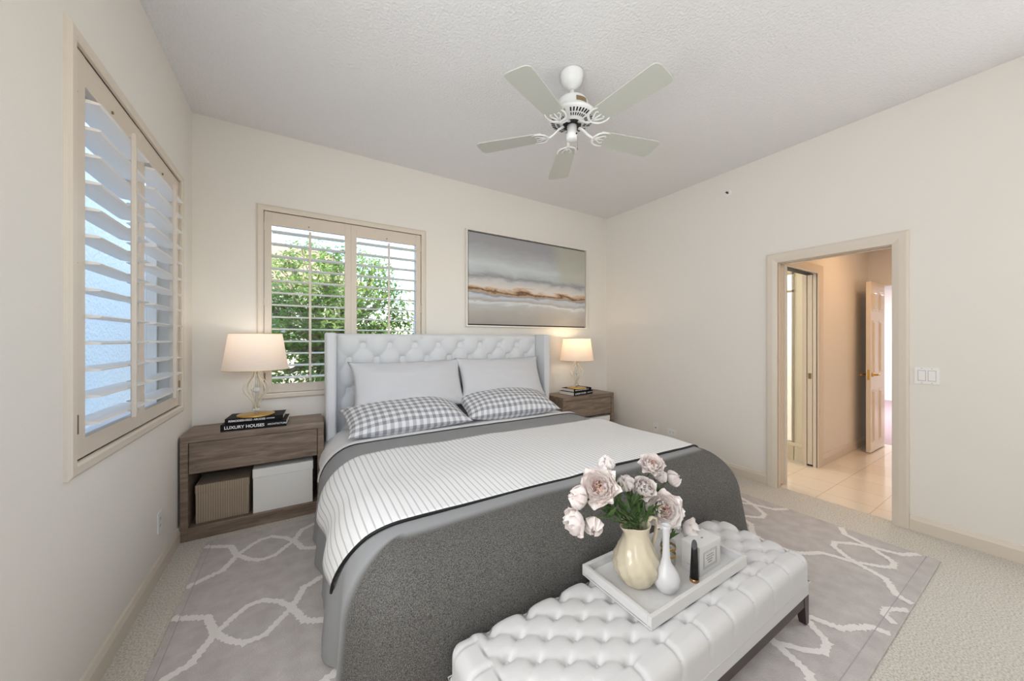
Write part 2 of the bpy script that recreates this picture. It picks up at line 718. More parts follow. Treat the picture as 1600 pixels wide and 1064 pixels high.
tl = N(nt, 'ShaderNodeBsdfTranslucent')
tl.inputs['Color'].default_value = (.93, .93, .93, 1)
tr_ = N(nt, 'ShaderNodeBsdfTransparent')
mx_ = N(nt, 'ShaderNodeMixShader', Fac=.55)
nt.links.new(tl.outputs[0], mx_.inputs[1])
nt.links.new(tr_.outputs[0], mx_.inputs[2])
nt.links.new(mx_.outputs[0], o_.inputs['Surface'])
b = new_bm()
box(b, SX + .008, SX + .014, -1.81, -1.21, .2, 2.085)
obj('glass_panel', b, m_frost, sh)
b = new_bm()
box(b, SX - .02, SX + .0, -1.93, -1.2, .16, .2, .006)
obj('curb', b, m_bathwall, sh)
m_wtile = M('white_wall_tile', '#FAFAF6', .25)
m_grout = M('grey_grout', '#C9C5BC', .8)
b = new_bm()
box(b, 6.72, 6.78, -1.93, .6, 0, 2.6)
for k in range(12):
    box(b, 6.716, 6.72, -1.93, .6, .2 + k * .2, .208 + k * .2, mi=1)
struct('wall_shower', b, [m_wtile, m_grout])
# six panel door standing open in the passage
m_door = M('cream_panel_door', '#E6D8C2', .25)
d3 = struct_root('door_3', (6.42, -2.2, 0), 'open cream six-panel door at the end of the passage')
dx0, dx1, dy0, dy1 = 6.43, 6.99, -2.205, -2.165
b = new_bm()
box(b, dx0, dx1, dy0, dy1, .012, 2.035, .002)
dw = dx1 - dx0
for z0, z1 in ((.12, .75), (.93, 1.58), (1.69, 1.93)):
    for k in (0, 1):
        xa = dx0 + .07 + k * (dw / 2 - .02)
        xb = xa + dw / 2 - .12
        box(b, xa, xb, dy0 - .004, dy0 + .002, z0, z1, .003)
        box(b, xa + .025, xb - .025, dy0 - .012, dy0 + .002, z0 + .025, z1 - .025, .007)
struct('door_slab', b, m_door, d3)
m_brass = M('polished_brass', '#D9B25A', .18, 1)
b = new_bm()
lathe(b, [(.026, 0), (.026, .006), (.012, .012), (.012, .04)], (0, 0, 0), 16)
bmesh.ops.rotate(b, cent=(0, 0, 0), matrix=Matrix.Rotation(PI / 2, 3, 'X'), verts=b.verts[:])
bmesh.ops.translate(b, vec=(dx0 + .07, dy0, .93), verts=b.verts[:])
tube(b, [(dx0 + .07, dy0 - .04, .93), (dx0 + .12, dy0 - .045, .932), (dx0 + .18, dy0 - .042, .925)], .009)
b2 = new_bm()
lathe(b2, [(.026, 0), (.026, .006), (.012, .012), (.012, .04)], (0, 0, 0), 16)
bmesh.ops.rotate(b2, cent=(0, 0, 0), matrix=Matrix.Rotation(-PI / 2, 3, 'X'), verts=b2.verts[:])
bmesh.ops.translate(b2, vec=(dx0 + .07, dy1, .93), verts=b2.verts[:])
tube(b2, [(dx0 + .07, dy1 + .04, .93), (dx0 + .03, dy1 + .043, .931), (dx0 - .03, dy1 + .042, .925)], .009)
struct('door_handle', b, m_brass, d3)
struct('door_handle', b2, m_brass, d3)
b = new_bm()
box(b, dx0 - .001, dx0 + .004, dy0 + .01, dy1 - .01, .87, .99)
struct('latch_plate', b, m_brass, d3)
# far room
b = new_bm()
box(b, HX1 + .1, 12.0, -5, 1, -.08, 0)
struct('floor_far_room', b, m_mauve)
b = new_bm()
box(b, 11.9, 12.0, -5, 1, 0, 2.7)
struct('wall_far_room', b, m_white)
b = new_bm()
box(b, HX1 + .1, 12, 1, 1.1, 0, 2.7)
box(b, HX1 + .1, 12, -5.1, -5, 0, 2.7)
struct('wall_far_room_sides', b, m_white)
b = new_bm()
box(b, HX1 + .1, 12, -5, 1, 2.7, 2.8)
struct('ceiling_far_room', b, m_ceil)

# ================================================================== OUTSIDE
m_grass = M('lawn', '#7C8A58', .9, var=('#9AA070', 6, 3))
b = new_bm()
box(b, -14, 20, .3, 30, -.5, -.3)
box(b, -14, -.3, -12, .3, -.5, -.3)
struct('ground', b, m_grass)
b = new_bm()
box(b, -1.2, -T, -2.2, 9, -.3, -.24)
struct('bounce_slab', b, M('pale_bounce_surface', '#E2DFD9', .9))  # unseen pale slab added to bounce light up to louvers and wall
m_stucco = M('pale_stucco', '#F1F5FB', .9, bump=(26, .8, .03))
nb = thing('neighbouring_building', 'pale stucco wall of the neighbouring building close outside the side window', 'building', (-1.9, -1.2, -.3))
b = new_bm()
box(b, -2.0, -1.2, -9, 9, -.3, 3.3)
obj('stucco_wall', b, m_stucco, nb)
b = new_bm()
box(b, -1.2, -1.1, 1.0, 1.883, -.3, 3.3, .01)
box(b, -1.2, -1.12, 3.4, 6.5, -.3, 3.3, .01)
obj('pilaster', b, m_stucco, nb)
b = new_bm()
box(b, -2.1, -1.08, -9, 9.1, 3.3, 3.42)
obj('roof_eave', b, M('grey_soffit', '#A8A6A2', .8), nb)

hb_ = thing('white_house', 'sunlit white house seen behind the tree through the window', 'building', (4.6, 6.0, -.3))
b = new_bm()
box(b, 3.95, 9.5, 5.0, 9.0, -.3, 5.2)
obj('wall', b, M('white_render', '#F4F0EA', .8), hb_)
b = new_bm()
prism(b, [(3.7, 5.2), (9.8, 5.2), (6.5, 6.6)], lambda u, v, t: (u, t, v), 4.7, 9.3)
obj('roof', b, M('terracotta_roof', '#B98A72', .8), hb_)
b = new_bm()
box(b, 4.2, 5.2, 4.97, 5.0, 1.2, 2.6)
obj('window', b, M('dark_window', '#5A6672', .2), hb_)
ph = thing('pink_house', 'pale pink house far behind the tree', 'building', (-1, 13, -.3))
b = new_bm()
box(b, -2.2, 2.6, 11.5, 15, -.3, 3.4)
obj('wall', b, M('pink_render', '#E3D2C6', .8), ph)
b = new_bm()
prism(b, [(-2.6, 3.4), (3.0, 3.4), (1.5, 4.7), (-1.2, 4.7)], lambda u, v, t: (u, t, v), 11.1, 15.3)
obj('roof', b, M('pale_tile_roof', '#C4A592', .8), ph)
b = new_bm()
box(b, -.6, .3, 11.45, 11.5, 1.2, 2.4)
obj('window', b, M('grey_window', '#6E7A86', .2), ph)

m_bark = M('pale_bark', '#C2AC92', .85, var=('#8F7B66', 9, 4), bump=(30, .6, .02))


def leaf_mat(name, a, c, trans=.4):
    m, nt, bb = base_mat(name)
    L = nt.links
    tc = N(nt, 'ShaderNodeTexCoord')
    n = N(nt, 'ShaderNodeTexNoise', Scale=2.2, Detail=3)
    L.new(tc.outputs['Object'], n.inputs['Vector'])
    r = N(nt, 'ShaderNodeValToRGB')
    r.color_ramp.elements[0].position = .35
    r.color_ramp.elements[1].position = .65
    r.color_ramp.elements[0].color = lin(a)
    r.color_ramp.elements[1].color = lin(c)
    L.new(n.outputs['Fac'], r.inputs['Fac'])
    L.new(r.outputs['Color'], bb.inputs['Base Color'])
    bb.inputs['Roughness'].default_value = .45
    tl = N(nt, 'ShaderNodeBsdfTranslucent')
    L.new(r.outputs['Color'], tl.inputs['Color'])
    mx = N(nt, 'ShaderNodeMixShader', Fac=trans)
    out = nt.nodes['Material Output']
    L.new(bb.outputs[0], mx.inputs[1])
    L.new(tl.outputs[0], mx.inputs[2])
    L.new(mx.outputs[0], out.inputs['Surface'])
    return m


m_leaf = leaf_mat('tree_leaves', '#6A8A40', '#A8BF68')


def add_leaf(b, p, d, up, ln, wd, mi=0, fold=.25):
    """a folded pointed leaf from p along d"""
    d = d.normalized()
    s = d.cross(up)
    if s.length < 1e-4:
        s = d.cross(Vector((1, 0, 0)))
    s.normalize()
    nrm = s.cross(d)
    v0 = b.verts.new(p)
    v1 = b.verts.new(p + d * ln * .45 + s * wd / 2 + nrm * wd * fold)
    v2 = b.verts.new(p + d * ln - nrm * ln * .12)
    v3 = b.verts.new(p + d * ln * .45 - s * wd / 2 + nrm * wd * fold)
    vm = b.verts.new(p + d * ln * .5)
    for q in ((v0, v1, vm), (v1, v2, vm), (v2, v3, vm), (v3, v0, vm)):
        b.faces.new(q).material_index = mi


def make_tree(label, base, clusters, nleaf, seed, lsz=.085):
    rnd = random.Random(seed)
    t = thing('garden_tree', label, 'tree', base)
    bt = new_bm()
    bx, by, bz = base
    fork = Vector((bx + .1, by, 1.15))
    tube(bt, [(bx, by, bz), (bx + .05, by, .3), (bx - .02, by + .03, .75), fork], [.16, .13, .11, .10], 10)
    bl = new_bm()
    for (cx, cy, cz, r) in clusters:
        c = Vector((cx, cy, cz))
        mid = fork.lerp(c, .5) + Vector((rnd.uniform(-.12, .12), rnd.uniform(-.1, .1), rnd.uniform(-.05, .15)))
        tube(bt, [fork, fork.lerp(mid, .5) + Vector((rnd.uniform(-.06, .06), 0, .03)), mid, mid.lerp(c, .6), c + Vector((0, 0, r * .6))], [.085, .07, .055, .036, .010], 7)
        for k in range(3):
            e = c + Vector((rnd.uniform(-r, r), rnd.uniform(-r, r), rnd.uniform(-r, r))) * .8
            tube(bt, [mid.lerp(c, .4), mid.lerp(e, .6), e], [.02, .014, .004], 5)
        for k in range(int(nleaf * r * r)):
            v = Vector((rnd.gauss(0, 1), rnd.gauss(0, 1), rnd.gauss(0, 1))).normalized() * r * (rnd.random() ** .45)
            v.z *= .85
            d = Vector((rnd.uniform(-1, 1), rnd.uniform(-1, .6), rnd.uniform(-.8, .5)))
            add_leaf(bl, c + v, d, Vector((rnd.uniform(-.6, .6), rnd.uniform(-.9, .2), 1)), lsz * rnd.uniform(.7, 1.3), lsz * .5 * rnd.uniform(.8, 1.2))
    obj('trunk', bt, m_bark, t)
    obj('foliage', bl, m_leaf, t, recalc=False)
    return t


rr = random.Random(5)
cl = [(.55, 3.1, 2.05, .42), (1.05, 3.0, 2.25, .42), (1.5, 3.1, 2.0, .45), (.7, 2.9, 1.55, .42), (1.25, 2.8, 1.6, .42), (1.75, 3.0, 1.55, .4),
      (2.1, 3.2, 2.1, .4), (.35, 3.0, 1.3, .35), (.8, 3.2, 1.05, .33), (1.45, 3.1, 1.15, .33), (2.05, 3.1, 1.2, .36), (1.9, 3.3, 2.6, .36),
      (1.2, 3.3, 2.7, .34), (.5, 3.4, 2.6, .26), (.95, 3.1, .7, .3), (.4, 3.1, .75, .3), (.25, 3.2, 1.8, .32), (.9, 2.9, 1.95, .3), (1.55, 2.9, .75, .3), (2.3, 3.2, 1.65, .34)]
make_tree('leafy green tree with pale trunk seen through the window behind the bed', (1.05, 3.35, -.3), cl, 2300, 11, .10)
cl = [(-.1, 6.3, 2.9, .6), (.9, 6.5, 3.4, .6), (2.0, 6.4, 3.2, .7), (2.6, 6.3, 2.7, .5), (.3, 6.2, 2.0, .6), (1.6, 6.1, 2.2, .6), (2.5, 6.2, 1.5, .5), (1.0, 6.1, 1.2, .6), (-.4, 6.2, 1.2, .6)]
make_tree('sparser tree farther off behind the leafy green tree', (1.2, 6.6, -.3), cl, 1300, 23, .10)

# ================================================================== RUG
m_rug = M('grey_woven_rug', '#BDB6B3', .95, var=('#CEC8C5', 14, 5, .3, .7), bump=(240, .6, .006))
m_rugline = M('ivory_rug_line', '#F0EBE7', .95, bump=(240, .6, .006))
m_rugedge = M('mauve_rug_edge', '#B5A9AD', .95, bump=(240, .5, .006))
RX0, RX1, RY0, RY1 = .165, 3.975, -3.05, -.47
rug = thing('area_rug', 'large grey rug with ivory trellis lines under the bed and bench', 'rug', ((RX0 + RX1) / 2, (RY0 + RY1) / 2, 0))
b = new_bm()
box(b, RX0, RX1, RY0, RY1, .001, .011, .003)
rnd = random.Random(3)


ZL = [.0121]


def rug_strip(b, pts, w):
    """woven line: clipped to the rug, with stepped edges"""
    for (xa, ya), (xb, yb) in zip(pts[:-1], pts[1:]):
        ZL[0] = .0121 + rnd.random() * .0005
        n = max(2, int(math.hypot(xb - xa, yb - ya) / .012))
        L = math.hypot(xb - xa, yb - ya)
        nx, ny = -(yb - ya) / L, (xb - xa) / L
        prev = None
        for i in range(n + 1):
            t = i / n
            x, y = xa + (xb - xa) * t, ya + (yb - ya) * t
            if i == 0:
                x -= ny * w * .3
                y += nx * w * .3
            if i == n:
                x += ny * w * .3
                y -= nx * w * .3
            inside = RX0 + .002 < x < RX1 - .002 and RY0 + .002 < y < RY1 - .002
            j = rnd.uniform(-.004, .004) + (.003 if i % 2 else -.003)
            cur = None
            if inside:
                cl = lambda v, lo, hi: min(max(v, lo), hi)
                p = [(cl(x + nx * (s * w / 2 + j), RX0, RX1), cl(y + ny * (s * w / 2 + j), RY0, RY1)) for s in (-1, 1)]
                cur = [b.verts.new((q[0], q[1], ZL[0])) for q in p]
                if prev:
                    f = b.faces.new((prev[0], cur[0], cur[1], prev[1]))
                    f.material_index = 1
            prev = cur


PX, PYY = 1.054, .675
for row in range(-1, 10):
    yc = -.755 + .675 - row * PYY / 2
    off = (row % 2) * PX / 2
    for k in range(-2, 5):
        xa = .357 + off + k * PX
        xb = xa + .297
        yy = yc
        # small oval between the two crossings
        for s in (1, -1):
            rug_strip(b, [(xa, yy), (xa + .06, yy + s * .075), (xa + .105, yy + s * .125), (xa + .165, yy + s * .135), (xb - .06, yy + s * .08), (xb, yy)] if s > 0 else
                      [(xa, yy), (xa + .06, yy - .08), (xa + .12, yy - .135), (xb - .1, yy - .125), (xb - .06, yy - .075), (xb, yy)], .030)
            # links to the half-offset rows
            hx = xb + (PX / 2 - .297)
            rug_strip(b, [(xb, yy), (xb + .05, yy + s * .13), (xb + .115, yy + s * .165), (xb + .18, yy + s * .20), (hx, yy + s * PYY / 2)], .034)
# stitched lines and bound ends
for x in (RX0 + .028, RX1 - .028):
    for f in box(new_bm(), 0, 1, 0, 1, 0, 1).faces[:0]:
        pass
for x in (RX0 + .03, ):
    box(b, x, x + .003, RY0, RY1, .009, .0126, 0, 2)
y = RY0 + .055
box(b, RX0, RX1, y, y + .003, .009, .0126, 0, 2)
me_rug = obj('weave', b, [m_rug, m_rugline, m_rugedge], rug, recalc=False)
RZ = .0128

# ================================================================== NIGHTSTANDS
m_wood = None


def wood_mat(name, a, c, d):
    m, nt, bb = base_mat(name)
    L = nt.links
    tc = N(nt, 'ShaderNodeTexCoord')
    mp = N(nt, 'ShaderNodeMapping')
    mp.inputs['Scale'].default_value = (1.6, 14, 14)
    L.new(tc.outputs['Object'], mp.inputs['Vector'])
    n = N(nt, 'ShaderNodeTexNoise', Scale=2.2, Detail=6, Roughness=.65, Distortion=.6)
    L.new(mp.outputs[0], n.inputs['Vector'])
    r = N(nt, 'ShaderNodeValToRGB')
    e = r.color_ramp.elements
    e[0].position, e[0].color = .3, lin(a)
    e[1].position, e[1].color = .72, lin(c)
    k = e.new(.5)
    k.color = lin(d)
    L.new(n.outputs['Fac'], r.inputs['Fac'])
    L.new(r.outputs['Color'], bb.inputs['Base Color'])
    bp = N(nt, 'ShaderNodeBump', Strength=.12, Distance=.003)
    L.new(n.outputs['Fac'], bp.inputs['Height'])
    L.new(bp.outputs[0], bb.inputs['Normal'])
    bb.inputs['Roughness'].default_value = .42
    return m


m_wood = wood_mat('grey_brown_oak', '#665648', '#A08D7B', '#827060')
NW, ND = .838, .372


def nightstand(loc, h, label):
    t = thing('nightstand', label, 'nightstand', loc, 0, 'nightstands beside the bed')
    b = new_bm()
    s = .042
    box(b, 0, NW, 0, ND, h - .046, h, .003)
    box(b, 0, s, 0, ND, 0, h - .046, .003)
    box(b, NW - s, NW, 0, ND, 0, h - .046, .003)
    box(b, s, NW - s, .002, ND, 0, .087, .002)
    box(b, s, NW - s, ND - .012, ND, .087, h - .046)
    box(b, s, NW - s, .03, ND - .012, h - .262, h - .25)
    obj('carcass', b, m_wood, t, local=True)
    b = new_bm()
    box(b, s + .003, NW - s - .003, .006, .028, h - .256, h - .049, .003)
    box(b, s + .02, NW - s - .02, .028, ND - .04, h - .245, h - .10)
    obj('drawer', b, m_wood, t, local=True)
    return t


HN = .70
nightstand((.012, -.38, 0), HN, 'grey-brown wooden nightstand near the side window holding two storage boxes')
HN2 = .675
nightstand((3.275, -.38, 0), HN2, 'grey-brown wooden nightstand under the painting by the plain wall')

m_ribbox = None
m, nt, bb = base_mat('ribbed_brown_board')
tc = N(nt, 'ShaderNodeTexCoord')
wv = N(nt, 'ShaderNodeTexWave', Scale=24, Distortion=.0)
wv.bands_direction = 'X'
nt.links.new(tc.outputs['Object'], wv.inputs['Vector'])
r = N(nt, 'ShaderNodeValToRGB')
r.color_ramp.elements[0].color = lin('#97846F')
r.color_ramp.elements[1].color = lin('#B4A28C')
nt.links.new(wv.outputs['Fac'], r.inputs['Fac'])
nt.links.new(r.outputs[0], bb.inputs['Base Color'])
bp = N(nt, 'ShaderNodeBump', Strength=.4, Distance=.004)
nt.links.new(wv.outputs['Fac'], bp.inputs['Height'])
nt.links.new(bp.outputs[0], bb.inputs['Normal'])
bb.inputs['Roughness'].default_value = .75
m_ribbox = m
m_whitebox = M('off_white_box_board', '#F2EFE8', .6)


def storage_box(loc, w, d, h, lid, mat, label):
    t = thing('storage_box', label, 'box', loc, 0)
    b = new_bm()
    box(b, 0, w, .002, d, 0, h - .01, .002)
    obj('body', b, mat, t, local=True)
    b = new_bm()
    box(b, -.003, w + .003, -.002, d + .003, h - lid, h, .003)
    obj('lid', b, mat, t, local=True)
    return t


storage_box((.083, -.335, .0875), .292, .24, .262, .055, m_ribbox, 'brown ribbed storage box with lid in the open nightstand shelf')
storage_box((.401, -.362, .0875), .374, .26, .318, .065, m_whitebox, 'white storage box beside the brown ribbed box in the nightstand')
storage_box((3.70, -.362, .0875), .36, .26, .30, .06, m_whitebox, 'white storage box in the nightstand under the painting')

# ================================================================== BOOKS
m_cover = M('black_book_cover', '#0C0B0C', .6, spec=.25)
m_pages = M('book_pages', '#EFE9E2', .8, stretch=(1, 1, 60), var=('#D9D1C8', 8, 2))
m_ink = M('white_lettering', '#F2F2F2', .5)


def book(loc, rz, w, d, h, title, small, label, tsize):
    """w along the spine, spine faces local -y"""
    t = thing('book', label, 'book', loc, rz)
    b = new_bm()
    box(b, 0, w, 0, d, 0, .003, .001)
    box(b, 0, w, 0, d, h - .003, h, .001)
    box(b, 0, w, 0, .004, .002, h - .002)
    obj('cover', b, m_cover, t, local=True)
    b = new_bm()
    box(b, .004, w - .004, .004, d - .004, .003, h - .003)
    obj('pages', b, m_pages, t, local=True)
    R = Matrix.Rotation(PI / 2, 4, 'X')
    text_mesh(title, tsize, .0004, m_ink, 'title', t, Matrix.Translation((.02, -.0004, h * .5)) @ R, .0006)
    text_mesh(small, tsize * .55, .0004, m_ink, 'subtitle', t, Matrix.Translation((w * .70, -.0004, h * .52)) @ R, .0002)
    return t


book((.216, -.348, HN), math.radians(-4), .388, .24, .047, 'LUXURY HOUSES', 'ARCHITECTURE', 'black book with white spine lettering, lower one under the larger lamp', .030)
book((.238, -.334, HN + .0475), math.radians(-4), .345, .21, .036, 'REMODERNISED ABODES', 'INTERIORS', 'black book with white spine lettering, upper one under the larger lamp', .019)
book((3.475, -.345, HN2), math.radians(8), .355, .24, .042, 'LUXURY HOUSES', 'ARCHITECTURE', 'black book, lower of the pair on the nightstand under the painting', .026)
book((3.49, -.328, HN2 + .0425), math.radians(6), .315, .21, .036, 'REMODERNISED ABODES', 'INTERIORS', 'black book, upper of the pair on the nightstand under the painting', .018)

# ================================================================== TABLE LAMPS
m_gold = M('brushed_gold', '#D8B36A', .32, 1, bump=(60, .15, .002))
m_champ = M('champagne_acrylic', '#EADFC8', .15, .25, coat=.5)
m_crystal = M('clear_crystal', '#F7F7F5', .05, 0)
m_crystal.node_tree.nodes['Principled BSDF'].inputs['Transmission Weight'].default_value = .6
m_shade = bpy.data.materials.new('linen_lampshade')
m_shade.use_nodes = True
nt = m_shade.node_tree
nt.nodes.clear()
o_ = N(nt, 'ShaderNodeOutputMaterial')
df = N(nt, 'ShaderNodeBsdfDiffuse')
df.inputs['Color'].default_value = lin('#F6EDE4')
tl = N(nt, 'ShaderNodeBsdfTranslucent')
tl.inputs['Color'].default_value = lin('#F7E6D6')
mx_ = N(nt, 'ShaderNodeMixShader', Fac=.42)
nt.links.new(df.outputs[0], mx_.inputs[1])
nt.links.new(tl.outputs[0], mx_.inputs[2])
nt.links.new(mx_.outputs[0], o_.inputs['Surface'])


def table_lamp(loc, label, power, warm):
    t = thing('table_lamp', label, 'lamp', loc, 0, 'table lamps on the nightstands')
    b = new_bm()
    lathe(b, [(.0, 0), (.114, 0), (.117, .004), (.115, .009), (.05, .012), (.0, .013)], n=48, close_b=False, close_t=False)
    obj('base', b, m_gold, t, local=True, smooth=True)
    b = new_bm()
    lathe(b, [(.012, .012), (.009, .03), (.024, .034), (.027, .044), (.02, .052), (.006, .058), (.006, .165), (.012, .17), (.03, .178), (.034, .187), (.03, .196), (.012, .203), (.006, .21), (.006, .33), (.024, .332), (.026, .342), (.022, .348), (.008, .352), (.008, .43)], n=24)
    obj('stem', b, m_crystal, t, local=True)
    for k in range(6):
        a = 2 * PI * k / 6 + .3
        b = new_bm()
        pr = [(.020, .05), (.018, .075), (.024, .10), (.045, .135), (.071, .17), (.080, .195), (.073, .225), (.05, .26), (.03, .285), (.022, .305), (.021, .335)]
        tube(b, [(r_ * math.cos(a), r_ * math.sin(a), z) for r_, z in pr], .0052, 8, flat=.7)
        obj('cage_wire', b, m_champ, t, local=True)
    b = new_bm()
    n = 64
    for (r0, z0, r1, z1) in ((.203, .338, .164, .606),):
        ra = [b.verts.new((r0 * math.cos(2 * PI * k / n), r0 * math.sin(2 * PI * k / n), z0)) for k in range(n)]
        rb = [b.verts.new((r1 * math.cos(2 * PI * k / n), r1 * math.sin(2 * PI * k / n), z1)) for k in range(n)]
        for k in range(n):
            b.faces.new((ra[k], ra[(k + 1) % n], rb[(k + 1) % n], rb[k])).smooth = True
        break
    sh_ = obj('lamp_shade', b, m_shade, t, local=True)
    for r_, z in ((.2035, .339), (.1645, .605)):
        b = new_bm()
        tube(b, [(r_ * math.cos(2 * PI * k / n), r_ * math.sin(2 * PI * k / n), z) for k in range(n + 1)], .0018, 6)
        obj('rim', b, m_gold, sh_, local=True)
    b = new_bm()
    lathe(b, [(.004, .43), (.012, .432), (.014, .45), (.027, .49), (.028, .51), (.02, .53), (.0, .538)], n=16, close_t=False)
    m_bulb = M('warm_bulb', '#FFF3DD', .3)
    m_bulb.node_tree.nodes['Principled BSDF'].inputs['Emission Color'].default_value = (1, .8, .55, 1)
    m_bulb.node_tree.nodes['Principled BSDF'].inputs['Emission Strength'].default_value = 4
    obj('bulb', b, m_bulb, t, local=True)
    light('lamp_bulb_light', 'POINT', (loc[0], loc[1] - .0, loc[2] + .565), power, warm, radius=.025)
    return t


table_lamp((.412, -.268, HN + .0845), 'gold-based table lamp with cream shade near the side window', 1.1, (1, .90, .80))
table_lamp((3.590, -.262, HN2 + .0795), 'gold-based table lamp with cream shade under the painting', 2.6, (1, .76, .48))

# ================================================================== BED
m_head = M('pale_grey_upholstery', '#DEDEDF', .75, bump=(300, .15, .002), sheen=.2)
m_sheet = M('white_cotton', '#E9E9EA', .8, bump=(6, .25, .03))
m_base = M('bed_base_fabric', '#C9C9CB', .8)
BXL, BXR = .872, 3.155
bed = thing('bed', 'double bed with pale grey button-tufted wingback headboard', 'bed', (2.01, -1.2, RZ))
HX0_, HX1_, HZ0, HZ1 = .948, 3.083, .12, 1.40
PY = -.100
AX, AZ = .2345, .1335


def tuft(u, v, a=.5):
    """quilted height 0..1 for lattice coordinates u, v"""
    su, sv = abs(math.sin(PI * u)), abs(math.sin(PI * v))
    return (su ** a + sv ** a) / 2


def head_pt(i, j):
    x = HX0_ + (HX1_ - HX0_) * i
    z = HZ0 + (HZ1 - HZ0) * j
    p, q = (x - 1.178) / AX, (z - 1.297) / (2 * AZ)
    hh = tuft(p + q, p - q, .7)
    m1, m2 = min((p + q) % 1, 1 - (p + q) % 1), min((p - q) % 1, 1 - (p - q) % 1)
    hh -= .45 * math.exp(-(m1 * m1 + m2 * m2) / .02)
    # outside the buttoned field keep it plain
    f = min(1, max(0, (HZ1 - z) / .10)) * min(1, max(0, (x - HX0_) / .09)) * min(1, max(0, (HX1_ - x) / .09))
    hh = hh * f + (1 - f) * .85
    ed = min(HZ1 - z, x - HX0_, HX1_ - x)
    rnd_ = -.03 * (1 - min(1, ed / .03)) ** 2
    return (x, PY - .058 * hh - rnd_ + .02, z)


b = new_bm()
vs = grid(b, 210, 110, head_pt)
box(b, HX0_ - .01, HX1_ + .01, PY + .004, -.068, HZ0, HZ1 - .012, .006)
obj('headboard', b, m_head, bed, recalc=False)
hb = [o for o in bed.children if o.name.startswith('headboard')][0]
for r_ in range(0, 5):
    z = 1.297 - r_ * AZ
    x = 1.178 + (AX / 2 if r_ % 2 else 0) - (AX if r_ % 2 else 0)
    while x < HX1_ - .05:
        if x > HX0_ + .05 and (r_ < 3 or x < 1.35 or 1.9 < x < 2.1):
            b = new_bm()
            lathe(b, [(.0085, 0), (.0075, .003), (.004, .0045), (.0, .005)], (0, 0, 0), 10, close_t=False)
            bmesh.ops.rotate(b, cent=(0, 0, 0), matrix=Matrix.Rotation(PI / 2, 3, 'X'), verts=b.verts[:])
            bmesh.ops.translate(b, vec=(x, PY + .0445, z), verts=b.verts[:])
            bt = obj('button', b, m_head, hb, smooth=True)
        x += AX
for x0, x1 in ((BXL, HX0_), (HX1_, BXR)):
    b = new_bm()
    box(b, x0, x1, -.285, -.068, .03, HZ1 + .004, .014, seg=3)
    for xx in (x0 + .012, x1 - .012):
        tube(b, [(xx, -.2855, .04), (xx, -.2855, HZ1 - .008), (xx, -.26, HZ1 + .002), (xx, -.08, HZ1 + .003)], .004, 6)
    obj('headboard_wing', b, m_head, bed)
b = new_bm()
box(b, .99, 3.04, -2.22, -.10, .06, .30, .02)
obj('bed_base', b, m_base, bed)
for x in (1.08, 2.95):
    for y in (-2.1, -.25):
        b = new_bm()
        lathe(b, [(.022, 0), (.03, .05)], (x, y, RZ), 12)
        obj('leg', b, m_black, bed)
b = new_bm()
box(b, .965, 3.065, -2.2, -.11, .30, .575, .06, seg=4)
obj('mattress', b, m_sheet, bed, smooth=True)

# ---- cloth mapping over the mattress
SXL, SXR, SYF = 1.045, 3.0, -2.10
CR = .24
ZT = .60


def drop(d, zt=ZT, r=CR):
    if d <= 0:
        return 0.0, zt
    q = r * PI / 2
    if d < q:
        a = d / r
        return r * math.sin(a), zt - r * (1 - math.cos(a))
    e = d - q
    return r + .06 * e, zt - r - e


def top_z(x, y):
    u = (x - SXL) / (SXR - SXL)
    v = min(1, max(0, (y + .775) / (SYF + .775)))
    return .012 * math.sin(PI * min(1, max(0, u))) * (.4 + .6 * math.sin(PI * v)) + .004 * fbm(x, y, .3, 2.3)


def cloth(s, y, off=0, side_fold=0.0):
    """s: distance across the bed in the cloth (x when on top), y along it"""
    cx = min(max(s, SXL), SXR)
    d = abs(s - cx)
    h, z = drop(d)
    sg = -1 if s < cx else 1
    h2 = off * (1 if d > CR * PI / 2 else math.sin(min(PI / 2, d / CR)))
    z2 = off * (0 if d > CR * PI / 2 else math.cos(min(PI / 2, d / CR)))
    fold = side_fold * min(1, max(0, d - .1) / .3)
    return Vector((cx + sg * (h + h2 + fold), y, max(RZ + .004 + off, z + z2 + (top_z(cx, y) if d < CR else top_z(cx, y) * max(0, 1 - (d - CR) * 6)))))




